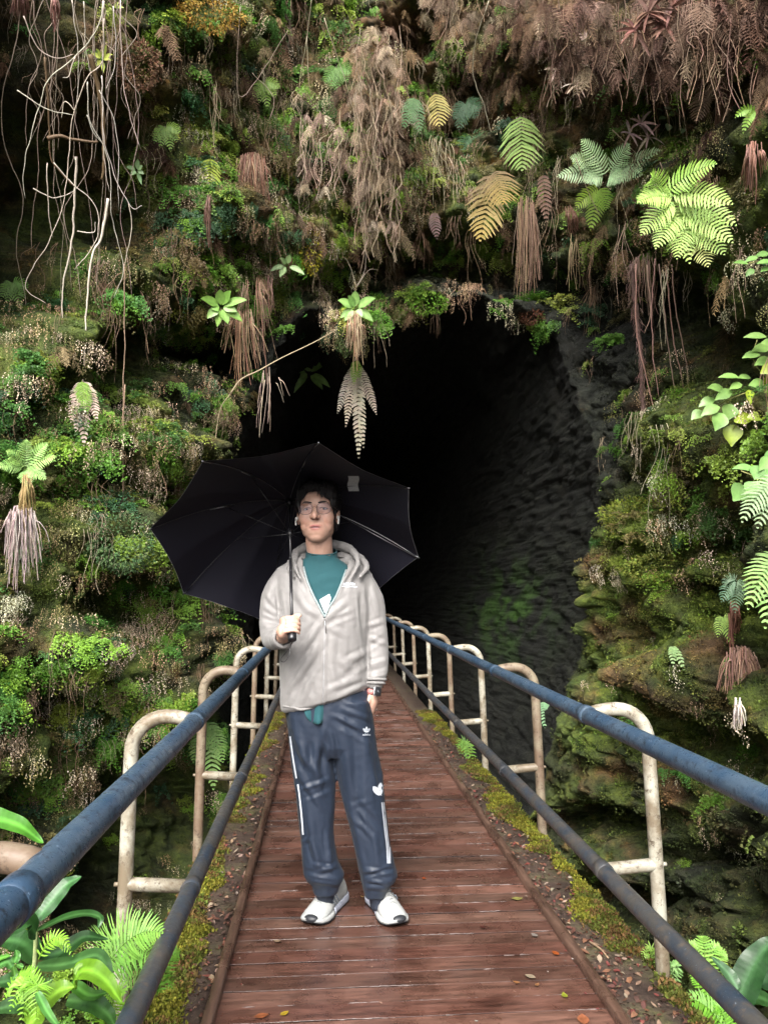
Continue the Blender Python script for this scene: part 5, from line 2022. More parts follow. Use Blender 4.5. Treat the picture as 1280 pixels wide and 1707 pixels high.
PF = [(555, 1192, 600, 1215, 4, .008), (570, 1182, 618, 1200, 4, .008), (560, 1205, 620, 1235, 5, -.006), (540, 1205, 520, 1300, 7, .010), (530, 1210, 545, 1330, 6, -.010), (490, 1215, 540, 1318, 8, .010, 4),
      (492, 1260, 548, 1325, 6, -.008), (500, 1318, 548, 1300, 4, .009), (504, 1332, 552, 1312, 4, -.006), (498, 1290, 538, 1350, 5, .009), (512, 1350, 530, 1440, 6, .008),
      (515, 1395, 532, 1440, 5, .008), (545, 1385, 552, 1450, 4, .008), (520, 1440, 560, 1452, 4, .008), (508, 1452, 560, 1462, 4, -.006), (530, 1455, 570, 1440, 4, .008),
      (575, 1220, 580, 1330, 8, .009), (590, 1225, 600, 1380, 7, -.007), (610, 1230, 622, 1330, 8, .008), (575, 1330, 610, 1420, 6, .008), (590, 1335, 640, 1385, 5, -.007), (585, 1345, 615, 1335, 4, .004),
      (590, 1365, 625, 1400, 4, .007), (600, 1372, 612, 1445, 5, -.008), (620, 1385, 632, 1450, 6, .009), (600, 1450, 655, 1458, 4, .007), (604, 1462, 658, 1448, 3, -.008), (612, 1468, 640, 1474, 3, .006),
      (548, 1215, 560, 1265, 4, .007), (538, 1240, 540, 1270, 4, -.010), (620, 1290, 638, 1330, 5, .007), (500, 1405, 520, 1398, 4, .006), (515, 1470, 566, 1476, 3, .005), (605, 1480, 645, 1484, 3, .005),
      (556, 1300, 575, 1345, 5, .006), (500, 1230, 512, 1290, 6, .006)]
pco = folds(pco, pn, PF)
pco = pco + pn * (.0040 * perlin(pco * np.array([22, 22, 7])) + .0010 * perlin(pco * 50))[:, None]
pants = ppl(mesh_obj('track_trousers', pco, pQ, pT, None, M_pants))
psurf = BVHTree.FromPolygons(pco.tolist(), pQ.tolist())


def on(bvh, px, py, off=.0015):
    w = ray(px, py)
    h = bvh.ray_cast(Vector(cam0), Vector(w))
    if h[0] is None:
        return None
    return np.array(h[0]) - w * off


def patch_on(bvh, pts, width, name, mat, parent, off=.0018, n=24):
    """a flat stripe lying on cloth along photo pixels"""
    path = smooth_path([(a, b, 0) for a, b in pts], n)[:, :2]
    wd = np.broadcast_to(width, (len(path),))
    tg = np.gradient(path, axis=0); tg /= np.linalg.norm(tg, axis=1)[:, None]
    nr = np.stack([-tg[:, 1], tg[:, 0]], 1)
    V, ok_ = [], []
    for p, m, w_ in zip(path, nr, wd):
        l_ = on(bvh, *(p - m * w_ / 2), off); r_ = on(bvh, *(p + m * w_ / 2), off)
        if l_ is None or r_ is None or np.linalg.norm(l_ - r_) > .03:
            ok_.append(False); V += [np.zeros(3), np.zeros(3)]
            continue
        ok_.append(True); V += [l_, r_]
    mb = MB()
    Q = [(2 * i, 2 * i + 1, 2 * i + 3, 2 * i + 2) for i in range(len(path) - 1) if ok_[i] and ok_[i + 1]]
    if not Q:
        return None
    used = sorted({v for q in Q for v in q}); mp_ = {v: i for i, v in enumerate(used)}
    mb.add([V[v] for v in used], [tuple(mp_[v] for v in q) for q in Q])
    o = mb.build(name, mat)
    o.parent = parent
    return o


for k in range(3):
    patch_on(psurf, [(636.5 + k * 3.1, 1338), (641 + k * 2.9, 1380), (644.5 + k * 2.6, 1410), (646 + k * 2.2, 1440)], 1.7, 'side_stripe', M_white, pants)
patch_on(psurf, [(483.5, 1228), (488, 1262), (494, 1298)], 2.4, 'side_stripe', M_white, pants)
patch_on(psurf, [(496.5, 1308), (500, 1335), (503, 1365), (505, 1392)], 2.6, 'side_stripe', M_white, pants)
patch_on(psurf, [(614, 1186), (617, 1212), (619, 1232)], 1.2, 'pocket_edge', simple_mat('pocket_trim', (.012, .016, .03), .5), pants)


def poly_on(bvh, pts, name, mat, parent, off=.002):
    c = np.mean(pts, 0)
    V = [on(bvh, *c, off)] + [on(bvh, *p, off) for p in pts]
    V = [v if v is not None else V[0] for v in V]
    n = len(pts)
    mb = MB()
    mb.add(V, None, [(0, 1 + (k + 1) % n, 1 + k) for k in range(n)])
    o = mb.build(name, mat)
    o.parent = parent
    return o


def trefoil(cx, cy, s, rot=0):
    for k, (a, l_, w_) in enumerate([(0, 1.0, .34), (-42, .9, .36), (42, .9, .36)]):
        a = math.radians(a + rot)
        pts = []
        for t in np.linspace(0, 2 * PI, 12, endpoint=False):
            u = (1 - math.cos(t)) / 2 * l_; v = math.sin(t) * w_ * .62 * (1 if u < .8 else .7)
            pts.append((cx + s * (u * math.sin(a) + v * math.cos(a)), cy - s * (u * math.cos(a) - v * math.sin(a))))
        poly_on(psurf, pts, 'logo_leaf', M_white, pants)


trefoil(611, 1221, 9.5)
trefoil(633.5, 1326, 21, 3)
for k in range(2):
    patch_on(psurf, [(605.5, 1215.5 + k * 2.3), (611, 1216 + k * 2.3), (616.5, 1215.5 + k * 2.3)], .55, 'logo_line', M_pants, pants, .0028)


def text_on(bvh, s, cx, cy, h, name, mat, parent, rot=0.0):
    cu = bpy.data.curves.new('t', 'FONT'); cu.body = s; cu.size = 1; cu.align_x = 'CENTER'; cu.resolution_u = 2
    to = bpy.data.objects.new('t', cu); COL.objects.link(to)
    dg = bpy.context.evaluated_depsgraph_get(); dg.update()
    me = bpy.data.meshes.new_from_object(to.evaluated_get(dg))
    bpy.data.objects.remove(to)
    me.name = name
    for v in me.vertices:
        x, y = v.co.x * h, v.co.y * h
        q = on(bvh, cx + x * math.cos(rot) + y * math.sin(rot), cy - y * math.cos(rot) + x * math.sin(rot), .0024)
        if q is not None:
            v.co = q
    me.materials.clear(); me.materials.append(mat)
    o = bpy.data.objects.new(name, me); COL.objects.link(o); o.parent = parent
    return o


text_on(psurf, 'adidas', 611, 1226.5, 5.4, 'logo_text', M_white, pants)

# ---- jacket
jb = MB()
loft(jb, [(499, 578, 928, .060, .085, 0, .03), (484, 596, 935, .070, .10, 0, .03), (468, 612, 945, .082, .11, 0, .02), (458, 622, 958, .098, .12, 0, .01), (459, 620, 985, .120, .125), (462, 616, 1020, .140, .13),
          (466, 614, 1060, .145, .13), (467, 613, 1100, .150, .135, 4), (468, 613, 1130, .152, .14, 8), (468, 614, 1150, .152, .14, 13), (469, 612, 1163, .146, .135, 17), (473, 606, 1168, .128, .12, 18)], 40)
# sleeves
jr = [(PX(474, 962, .01), .050), (PX(456, 995, 0), .0515), (PX(452, 1030, -.01), .048), (PX(452, 1058, -.035), .0465)]
limb(jb, [a for a, _ in jr], [b for _, b in jr], 20)
WRc = WR + norm(EL - WR) * .018 + np.array([0, 0, -.006])
limb(jb, [PX(452, 1058, -.035), PX(455, 1066, -.09), WRc + norm(EL - WR) * .030 + np.array([0, 0, -.004])], [.0465, .044, .037], 20)
jl = [(PX(600, 962, .01), .050), (PX(618, 1000, 0), .056), (PX(624, 1045, 0), .054), (PX(628, 1085, -.01), .050), (PX(628, 1115, -.025), .049), (PX(626, 1132, -.035), .043), (PX(625, 1140, -.04), .035)]
limb(jb, [a for a, _ in jl], [b for _, b in jl], 20)
# hood lying round the neck
hb2 = MB()
limb(hb2, [PX(501, 966, -.112), PX(493, 948, -.085), PX(490, 932, -.02), PX(500, 917, .06), PX(536, 908, .11), PX(576, 912, .06), PX(592, 924, -.02), PX(596, 942, -.08), PX(584, 966, -.112)],
     [.004, .009, .013, .019, .028, .019, .013, .010, .004], 16)
limb(hb2, [PX(500, 935, .08), PX(536, 940, .13), PX(585, 935, .08)], [.04, .055, .04], 16)
limb(hb2, [PX(590, 922, .05), PX(606, 936, .0), PX(610, 948, -.05), PX(600, 962, -.095)], [.016, .015, .013, .006], 12)
limb(hb2, [PX(482, 936, .03), PX(481, 948, -.04), PX(490, 962, -.10)], [.011, .012, .006], 12)
jco, jQ, jT, jn = remesh(jb, .0050, 4)
jpx, jpy = proj(jco)
JF = [(540, 1030, 500, 1090, 5, .008), (498, 1090, 475, 1135, 6, .006), (537, 1070, 478, 1160, 6, .008, 3), (530, 1100, 485, 1165, 5, -.006), (535, 1030, 505, 1010, 5, .006), (505, 1010, 490, 985, 5, .004),
      (545, 1030, 580, 1000, 5, .007), (545, 1040, 590, 1022, 4, -.005), (545, 1045, 575, 1060, 5, .005), (575, 1105, 612, 1085, 5, .008), (560, 1095, 590, 1120, 6, .006), (572, 1128, 612, 1100, 5, -.006),
      (545, 1150, 600, 1130, 5, .007), (560, 1165, 612, 1140, 4, .006), (500, 1175, 520, 1130, 5, .006), (480, 1178, 500, 1140, 4, .006), (510, 1120, 525, 1165, 5, -.004), (550, 1110, 565, 1150, 6, .005),
      (600, 985, 607, 1060, 4, -.012), (608, 1060, 614, 1115, 4, -.012), (463, 985, 470, 1040, 4, -.014), (468, 1040, 472, 1065, 3, -.012),
      (610, 1045, 640, 1035, 4, .006), (612, 1062, 645, 1075, 4, .006), (612, 1080, 640, 1062, 4, -.005), (612, 1110, 645, 1100, 4, .007), (610, 1122, 646, 1112, 3, -.006), (610, 1132, 645, 1124, 3, .006), (612, 1138, 640, 1136, 2.5, -.005),
      (620, 970, 630, 1030, 5, .006), (606, 1000, 625, 1050, 4, .005), (440, 1010, 468, 1030, 4, .007), (436, 1030, 466, 1040, 3.5, -.007), (436, 1042, 465, 1050, 4, .007), (445, 990, 462, 1018, 4, .006), (440, 1055, 462, 1060, 3, -.006),
      (455, 970, 447, 1000, 5, .005), (520, 1060, 525, 1110, 5, .003), (556, 1060, 552, 1120, 5, .003), (585, 940, 565, 985, 4, .007), (592, 945, 575, 975, 2.5, -.008), (600, 940, 590, 960, 3, .006),
      (499, 945, 515, 985, 3, .007), (492, 940, 500, 965, 2.5, -.006), (480, 1000, 500, 1040, 7, .004), (590, 990, 585, 1060, 8, .004), (560, 1000, 575, 1040, 7, -.003), (485, 1060, 505, 1030, 6, -.004)]
jco = folds(jco, jn, JF)
jco = jco + jn * (.0035 * perlin(jco * np.array([24, 24, 9]) + 3) + .0008 * perlin(jco * 55))[:, None]
# raised zip placket
jpx, jpy = proj(jco)
fc = np.clip(-jn[:, 1], 0, 1)
zx = 541 + (jpy - 1030) * -.022
jco = jco + jn * (fc * .0035 * np.exp(-((jpx - zx) / 5.5) ** 4) * (jpy > 1026) * (jpy < 1178))[:, None]
jco = jco - jn * (fc * .0035 * np.exp(-((jpx - zx) / 1.2) ** 2) * (jpy > 1026) * (jpy < 1178))[:, None]
# hem band
# the open front
VP = [(500, 890), (504, 925), (506, 945), (512, 968), (522, 992), (533, 1013), (541, 1029), (549, 1012), (559, 996), (568, 975), (577, 950), (583, 925), (572, 890)]


def in_poly(px, py, poly):
    r = np.zeros(len(px), bool)
    n = len(poly)
    for i in range(n):
        x0, y0 = poly[i]; x1, y1 = poly[(i + 1) % n]
        c = ((y0 > py) != (y1 > py)) & (px < (x1 - x0) * (py - y0) / (y1 - y0 + 1e-9) + x0)
        r ^= c
    return r


kill = in_poly(jpx, jpy, VP) & (jco[:, 1] < YP + .045)
# sleeve ends: open cuffs round the wrists
for wp, dr, rr_ in ((WR, norm(WR - EL), .05), (LW, norm(LW - PX(624, 1090, -.01)), .05)):
    t_ = (jco - wp) @ dr
    d_ = np.linalg.norm((jco - wp) - t_[:, None] * dr, axis=1)
    rdl = (jn @ dr)
    kill |= (t_ > -.035) & (t_ < .05) & (d_ < .031) & (rdl > .3)
keep = ~kill
Qk = jQ[keep[jQ].all(1)]
Tk = jT[keep[jT].all(1)] if len(jT) else jT
mp_ = -np.ones(len(jco), int); mp_[keep] = np.arange(keep.sum())
jacket = ppl(mesh_obj('jacket', jco[keep], mp_[Qk], mp_[Tk] if len(Tk) else Tk, None, M_jacket))
jacket.data.materials.append(M_lining)
sm = jacket.modifiers.new('s', 'SOLIDIFY'); sm.thickness = .0025; sm.offset = -1; sm.material_offset = 1
jsurf = BVHTree.FromPolygons(jco.tolist(), jQ.tolist())
hco2, hQ2, hT2, hn2 = remesh(hb2, .0045, 3)
hco2 = hco2 + hn2 * (.004 * perlin(hco2 * np.array([30, 30, 22])) + .002 * perlin(hco2 * 70))[:, None]
hood = mesh_obj('hood', hco2, hQ2, hT2, None, M_jacket)
hood.parent = jacket
# edging along the open front
for nm, pts in (('zip_edge', VP[1:7]), ('zip_edge', VP[6:12])):
    e = MB()
    pp = [on(jsurf, x, y, -.001) for x, y in pts]
    pp = smooth_path([q for q in pp if q is not None], 6)
    tube(e, pp, .0042, 8)
    o = e.build(nm, M_lining); o.parent = jacket
zp = patch_on(jsurf, [(541.3, 1031), (540.5, 1080), (539.5, 1130), (538.2, 1174)], 1.1, 'zip', simple_mat('zip_teeth', (.26, .26, .27), .4, .3, .1, 200), jacket, .0016)
pl = MB()
p0_ = on(jsurf, 541, 1032, .004); p1_ = on(jsurf, 543.5, 1055, .004)
tube(pl, [p0_, (p0_ + p1_) / 2 + np.array([0, -.003, 0]), p1_], [.0026, .0016, .0022], 6)
o = pl.build('zip_pull', simple_mat('zip_metal', (.4, .4, .4), .3, .9)); o.parent = jacket
for x0_, x1_, y_, w_ in ((572, 575, 973.6, 4), (576, 579.5, 973.4, 4.4), (580.2, 583, 973.8, 4), (584.3, 586.4, 973, 5), (587, 589.2, 973.4, 4.6), (590, 591.8, 973.8, 3.2)):
    patch_on(jsurf, [(x0_, y_), ((x0_ + x1_) / 2, y_ + .1), (x1_, y_)], w_, 'chest_mark', M_white, jacket, .002, 4)
patch_on(jsurf, [(570, 977.5), (582, 978), (595.5, 978.5)], 1.3, 'chest_line', M_white, jacket)
# elastic hem and cuffs
hb_ = MB()
hp = [on(jsurf, x, y, -.003) for x, y in [(472, 1177), (490, 1180), (515, 1181), (540, 1178), (565, 1170), (590, 1159), (607, 1150)]]
hp = [h for h in hp if h is not None]
if len(hp) > 3:
    tube(hb_, smooth_path(hp, 6), .0055, 8)
    o = hb_.build('hem_band', M_jacket); o.parent = jacket


def ring_tube(c, d, r, rt, mat, name, parent, ry=1.0, n=28):
    d = norm(d)
    u = norm(np.cross(d, [0.3, 1, 0.1])); v = np.cross(d, u)
    mb = MB()
    tube(mb, [c + (u * math.cos(t) + v * math.sin(t) * ry) * r * (1 + .03 * math.sin(5 * t)) for t in np.linspace(0, 2 * PI, n)], rt, 8, cap=False)
    o = mb.build(name, mat); o.parent = parent
    return o


dr1 = norm(WR - EL)
ring_tube(WRc + dr1 * .004, dr1, .0375, .0065, M_jacket, 'cuff', jacket)
ring_tube(WRc - dr1 * .010, dr1, .040, .0065, M_jacket, 'cuff', jacket)
dr2 = norm(LW - PX(624, 1090, -.01))
ring_tube(PX(625.5, 1139, -.043), dr2, .0385, .0065, M_jacket, 'cuff', jacket, .95)
ring_tube(PX(626, 1133, -.04), dr2, .043, .006, M_jacket, 'cuff', jacket, .95)

# ---- white card at the neckline, watch
card = MB()
V = [on(psurf, 0, 0) for _ in ()]
cp = [(532, 1000), (549, 990), (552, 997), (544, 1021), (541, 1022)]
pts3 = [PX(x, y, -.1335) for x, y in cp]
back = [p + np.array([0, .002, 0]) for p in pts3]
card.add(pts3 + back, None, [(0, 1, 2), (0, 2, 3), (0, 3, 4), (5, 7, 6), (5, 8, 7), (5, 9, 8)])
card.add(pts3 + back, [(k, 5 + k, 5 + (k + 1) % 5, (k + 1) % 5) for k in range(5)])
o = card.build('white_tag', simple_mat('white_card', (.48, .55, .56), .5)); o.parent = shirt

wt = empty('wristwatch', tuple(LW))
par(wt, person)
M_pink = simple_mat('pink_strap', (.42, .16, .15), .5, 0, .1, 40)


def parw(o):
    o.parent = wt
    o.matrix_parent_inverse = Matrix.Translation(-Vector(LW))
    return o


mb = MB()
u = norm(np.cross(dr2, [0.3, 1, 0.1])); v = np.cross(dr2, u)
cW = LW + dr2 * .004
nn_ = 36
V = []
for k in range(nn_):
    t = 2 * PI * k / nn_
    for (a_, r_) in ((-.011, .0272), (-.011, .0295), (.011, .0295), (.011, .0272)):
        V.append(cW + dr2 * a_ + (u * math.cos(t) + v * math.sin(t)) * r_)
mb.add(V, [(k * 4 + j, k * 4 + (j + 1) % 4, ((k + 1) % nn_) * 4 + (j + 1) % 4, ((k + 1) % nn_) * 4 + j) for k in range(nn_) for j in range(4)])
parw(mb.build('strap', M_pink))
wc = PX(628.5, 1153, -.082)
xw = norm(np.array([.93, .35, -.12])); zw = norm(-dr2 - xw * (-dr2 @ xw)); yw = np.cross(zw, xw)
if yw[1] > 0: yw = -yw


def rbox(c, hx, hy, hz, bev, X, Y, Z, mb):
    pts = []
    for sy, sc in ((-1, 1 - bev / hx), (-.6, 1), (.6, 1), (1, 1 - bev / hx)):
        for t in np.linspace(0, 2 * PI, 24, endpoint=False):
            a, b = math.cos(t), math.sin(t)
            pts.append(c + X * hx * sc * math.copysign(abs(a) ** .45, a) + Z * hz * sc * math.copysign(abs(b) ** .45, b) + Y * hy * sy)
    Q = [(i * 24 + j, i * 24 + (j + 1) % 24, (i + 1) * 24 + (j + 1) % 24, (i + 1) * 24 + j) for i in range(3) for j in range(24)]
    n0 = len(pts)
    pts += [np.mean(pts[:24], 0), np.mean(pts[72:96], 0)]
    T = [(n0, (j + 1) % 24, j) for j in range(24)] + [(n0 + 1, 72 + j, 72 + (j + 1) % 24) for j in range(24)]
    mb.add(pts, Q, T)


mb = MB(); rbox(wc, .0175, .0055, .0205, .003, xw, yw, zw, mb)
parw(mb.build('case', simple_mat('watch_case', (.55, .55, .56), .25, .9)))
mb = MB(); rbox(wc + yw * .0045, .0150, .0022, .0180, .002, xw, yw, zw, mb)
parw(mb.build('screen', M_black))
mb = MB()
tube(mb, [wc + yw * .0072 + xw * .001 + zw * .004, wc + yw * .0072 + xw * .001 - zw * .001, wc + yw * .0072 + xw * .007 - zw * .003], .0008, 5)
parw(mb.build('watch_hands', M_white))

# ---- shoes
M_shoe = simple_mat('shoe_knit', (.30, .31, .305), .75, 0, .08, 160, .3, .35, .003)
M_mid = simple_mat('shoe_foam', (.30, .32, .38), .5, 0, .12, 30, .4)
M_out = simple_mat('shoe_rubber', (.018, .020, .024), .5, 0, .2, 60)
M_grey = simple_mat('shoe_stripe', (.15, .18, .21), .5, 0, .1, 60)


M_lace = simple_mat('shoe_lace', (.17, .18, .18), .7, 0, .05, 200)


def shoe(toe, heel, label):
    A_ = np.array(at_z(*toe, 0.0)); B_ = np.array(at_z(*heel, 0.0))
    d = norm(A_ - B_)
    L = .318
    mid_ = (A_ + B_) / 2
    B_ = A_ - d * L
    s = np.cross(d, UP)
    r = empty('shoe', tuple(B_))
    par(r, person)
    r['label'] = label

    def pr(o):
        o.parent = r
        o.matrix_parent_inverse = Matrix.Translation(-Vector(B_))
        return o

    us = np.linspace(0, 1, 34)
    hw = np.interp(us, [0, .04, .12, .3, .5, .68, .82, .92, .98, 1], [.012, .032, .041, .042, .045, .058, .058, .047, .028, .010])
    top_ = np.interp(us, [0, .05, .12, .22, .34, .42, .55, .70, .85, .95, 1], [.074, .098, .104, .108, .126, .126, .100, .074, .056, .042, .026])
    solez = np.interp(us, [0, .1, .5, .8, .92, 1], [.034, .036, .030, .026, .028, .034])
    rise = np.interp(us, [0, .06, .3, .78, .92, 1], [.006, .0, .0, .0, .006, .018])
    off = np.interp(us, [0, .4, .8, 1], [0, 0, .003, .004])
    n = 20
    a = np.linspace(0, 2 * PI, n, endpoint=False)
    up = MB(); V = []
    for k, u_ in enumerate(us):
        zb = solez[k] - .006
        H = top_[k] - zb
        for t in a:
            x = math.cos(t); z_ = math.sin(t)
            if z_ >= 0:
                wz = hw[k] * .94 * (1 - .36 * min(1, z_ ** 1.5) * (H / .07 if H < .09 else 1.1))
                V.append(B_ + d * (u_ * L) + s * (x * wz * (1 if abs(x) > .1 else 1) + off[k]) + UP * (zb + H * z_ ** .8))
            else:
                V.append(B_ + d * (u_ * L) + s * (x * hw[k] * .9 + off[k]) + UP * (zb + z_ * .004))
    m = len(us)
    Q = [(i * n + j, i * n + (j + 1) % n, (i + 1) * n + (j + 1) % n, (i + 1) * n + j) for i in range(m - 1) for j in range(n)]
    V += [np.mean(V[:n], 0), np.mean(V[(m - 1) * n:m * n], 0)]
    T = [(m * n, (j + 1) % n, j) for j in range(n)] + [(m * n + 1, (m - 1) * n + j, (m - 1) * n + (j + 1) % n) for j in range(n)]
    up.add(V, Q, T)
    pr(up.build('upper', M_shoe))

    def slab(nm, mt, lo, hi, grow, u0=0, u1=1):
        mb = MB(); V = []
        sel = [k for k in range(m) if u0 <= us[k] <= u1]
        for k in sel:
            z0_, z1_ = lo(k), hi(k)
            w = hw[k] + grow
            for (x, z_) in ((-w * .93, z0_), (-w, z0_ + .004), (-w * 1.01, (z0_ + z1_) / 2), (-w * .96, z1_ - .002), (-w * .90, z1_), (w * .90, z1_), (w * .96, z1_ - .002), (w * 1.01, (z0_ + z1_) / 2), (w, z0_ + .004), (w * .93, z0_)):
                V.append(B_ + d * ((us[k] - .5) * L * (1 + grow * 4) + .5 * L) + s * (x + off[k]) + UP * z_)
        q = 10; mm = len(sel)
        Q = [(i * q + j, i * q + (j + 1) % q, (i + 1) * q + (j + 1) % q, (i + 1) * q + j) for i in range(mm - 1) for j in range(q)]
        c0, c1 = np.mean(V[:q], 0), np.mean(V[-q:], 0)
        nV = len(V); V += [c0, c1]
        T = [(nV, (j + 1) % q, j) for j in range(q)] + [(nV + 1, (mm - 1) * q + j, (mm - 1) * q + (j + 1) % q) for j in range(q)]
        mb.add(V, Q, T)
        return pr(mb.build(nm, mt))

    slab('midsole', M_mid, lambda k: rise[k] + .006, lambda k: solez[k] + .002, .0035, 0, .6)
    slab('forefoot_sole', M_shoe, lambda k: rise[k] + .006, lambda k: solez[k], .003, .58, 1)
    slab('outsole', M_out, lambda k: rise[k] + .001, lambda k: rise[k] + .0075, .0025)
    # dark toe bumper
    tb_ = MB()
    ellipsoid(tb_, B_ + d * L * .955 + UP * .030, (.030, .020, .014), np.stack([s, d, UP], 1), 10)
    pr(tb_.build('toe_cap', M_out))
    # laces and tongue
    for k, u_ in enumerate(np.linspace(.44, .74, 7)):
        mb = MB()
        zt_ = np.interp(u_, us, top_) + .0005
        w = .021
        sg = 1 if k % 2 else -1
        tube(mb, smooth_path([B_ + d * (u_ * L - .005 * sg) - s * w + UP * (zt_ - .013), B_ + d * u_ * L + UP * (zt_ + .0025), B_ + d * (u_ * L + .005 * sg) + s * w + UP * (zt_ - .013)], 4), .0022, 5)
        pr(mb.build('lace', M_lace))
    mb = MB()
    td = norm(UP - d * .45)
    for q_, w_ in ((.0, .024), (.014, .027), (.026, .024)):
        ellipsoid(mb, B_ + d * L * .43 + UP * .124 + td * q_, (w_, .010, .016), np.stack([s, norm(np.cross(td, s)), td], 1), 9)
    pr(mb.build('tongue', M_shoe))
    mb = MB()
    bx = B_ + d * L * .48 + UP * .134
    for sg in (-1, 1):
        tube(mb, smooth_path([bx, bx + s * sg * .016 + UP * .010, bx + s * sg * .030 - UP * .002, bx + s * sg * .018 - UP * .012 + d * .01, bx], 5), .0028, 6)
    pr(mb.build('lace', M_shoe))
    for sg in (-1, 1):
        for kk in range(3):
            mb = MB()
            u0 = .40 + kk * .07
            pp_ = [B_ + d * u0 * L + s * (sg * (np.interp(u0, us, hw) * .93 + .001) + .001) + UP * .040, B_ + d * (u0 + .05) * L + s * sg * (np.interp(u0, us, hw) * .84 + .001) + UP * .062, B_ + d * (u0 + .07) * L + s * sg * (np.interp(u0, us, hw) * .62) + UP * .080]
            tube(mb, smooth_path(pp_, 4), .0028, 5)
            pr(mb.build('stripe', M_grey))
    return r


for a_, b_ in ((PX(541, 1470, -.01), (543, 1512)), (PX(626, 1474, .0), (632, 1512))):
    g0 = np.array(at_z(*b_, .03))
    mb = MB()
    tube(mb, smooth_path([a_, (a_ + g0) / 2, g0], 4), [.040] * 5 + [.036] * 4, 14)
    ppl(mb.build('sock', simple_mat('dark_sock', (.012, .018, .032), .8)))
shoe((516, 1547), (560, 1508), 'white trainer with a dark toe, turned outwards')
rs = shoe((668, 1548), (628, 1508), 'white trainer with a dark toe and a red mark at the heel')

mb = MB()
_A = np.array(at_z(668, 1548, 0)); _d = norm(_A - np.array(at_z(628, 1508, 0))); _s = np.cross(_d, UP); _B = _A - _d * .318
tube(mb, smooth_path([_B + _d * .05 - _s * .040 + UP * .045, _B + _d * .075 - _s * .043 + UP * .056, _B + _d * .10 - _s * .042 + UP * .072], 4), [.003] + [.006] * 7 + [.003], 8)
_o = mb.build('heel_mark', simple_mat('red_mark', (.30, .02, .03), .5)); _o.parent = rs; _o.matrix_parent_inverse = Matrix.Translation(-Vector(_B))

# ================================================================== UMBRELLA
umb = empty('umbrella', tuple(UH), 'open black umbrella tilted back over the shoulder of the man', 'umbrella')
pu = lambda o: par(o, umb)
M_can = new_mat('umbrella_cloth')
_m, _nt, _N, _L, _b = M_can
_b.inputs['Base Color'].default_value = (.0075, .0075, .014, 1)
_b.inputs['Roughness'].default_value = .62
_b.inputs['Specular IOR Level'].default_value = .25
_c = noise_node(_nt, 12, 4, .6, tc(_nt))
bump(_nt, _b, _c.outputs[0], .2, .004)
M_can = _m
M_silver = simple_mat('silver_coating', (.42, .43, .45), .45, .2, .1, 60)
M_steel = simple_mat('umbrella_steel', (.30, .31, .33), .3, .9, .1, 60)
PH = -.14426016
dome = np.linalg.norm(UA - UC)


def can_pt(r, th, lift=0.0):
    """r 0..1 from the hub, th the angle round the shaft"""
    k = (th - PH) / (PI / 4)
    fr_ = abs(k - round(k)) * 2            # 0 on a rib, 1 mid panel
    chord = math.cos(PI / 8) / math.cos((1 - fr_) * PI / 8)      # straight from tip to tip
    edge_ = 1 + (chord - 1) * (.35 + .65 * r) - .030 * math.sin(PI / 2 * fr_) * r * r
    rr_ = r * edge_ * UR
    h = dome * (r ** 1.75)
    sag_ = .022 * fr_ ** 2 * math.sin(PI * min(1, r)) + .010 * fr_ ** 2 * r
    return UA - ax * (h + sag_ * .6) + ax * lift + (uu_ * math.cos(th) + ww_ * math.sin(th)) * rr_


def canopy(lift, rs, ext=0):
    NRr, NTt = 26, 128
    V = []
    for i in range(NRr):
        r = i / (NRr - 1) * (1 + ext)
        for j in range(NTt):
            V.append(can_pt(max(r, .004), 2 * PI * j / NTt + PH, lift))
    i, j = np.meshgrid(np.arange(NRr - 1), np.arange(NTt), indexing='ij')
    j2 = (j + 1) % NTt
    Q = np.stack([i * NTt + j, i * NTt + j2, (i + 1) * NTt + j2, (i + 1) * NTt + j], -1).reshape(-1, 4)
    mb = MB(); mb.add(V, Q)
    return mb


cano = pu(canopy(0, 0).build('canopy', M_can))
out = canopy(.0022, 0, .004).build('outer_cover', M_silver); out.parent = cano
hubp = UA - ax * .018
for k in range(8):
    th = PH + k * PI / 4
    pts = [can_pt(r, th, -.004) for r in np.linspace(.03, .99, 14)]
    mb = MB(); tube(mb, pts, .0017, 6)
    tube(mb, [can_pt(.975, th, -.004), can_pt(1.012, th, 0)], [.003, .0022], 6)
    rb = pu(mb.build('rib', M_steel if k in (0, 2, 3) else M_black))
    mb = MB()
    st_p = UA - ax * .20
    tube(mb, [st_p + (uu_ * math.cos(th) + ww_ * math.sin(th)) * .012, can_pt(.50, th, -.007)], .0016, 5)
    so = mb.build('strut', M_black); so.parent = rb
    if k in (2, 3, 4, 0):
        mb = MB()
        tube(mb, [can_pt(.42, th, -.009), can_pt(.60 if k else .98, th, -.009)], .0017, 5)
        so = mb.build('glint_rod', M_steel); so.parent = rb
mb = MB(); tube(mb, [UH + ax * .06, UH + ax * .40], .0062, 12); tube(mb, [UH + ax * .40, UA + ax * .02], .0048, 12)
shaft = pu(mb.build('shaft', M_black))
mb = MB()
tube(mb, [UH + ax * q for q in (-.018, -.014, .0, .03, .07, .085, .09)], [.011, .0165, .0175, .0155, .0155, .017, .010], 20)
tube(mb, [UH + ax * .088, UH + ax * .100], [.010, .008], 12)
pu(mb.build('handle', M_black))
mb = MB(); tube(mb, [UA - ax * .215, UA - ax * .205, UA - ax * .185, UA - ax * .18], [.010, .014, .014, .010], 14); pu(mb.build('runner', M_black))
mb = MB(); tube(mb, [UA - ax * .03, UA + ax * .004], [.012, .014], 14); pu(mb.build('hub', M_black))
mb = MB(); tube(mb, [UA, UA + ax * .03, UA + ax * .045], [.008, .006, .003], 10); pu(mb.build('tip', M_black))
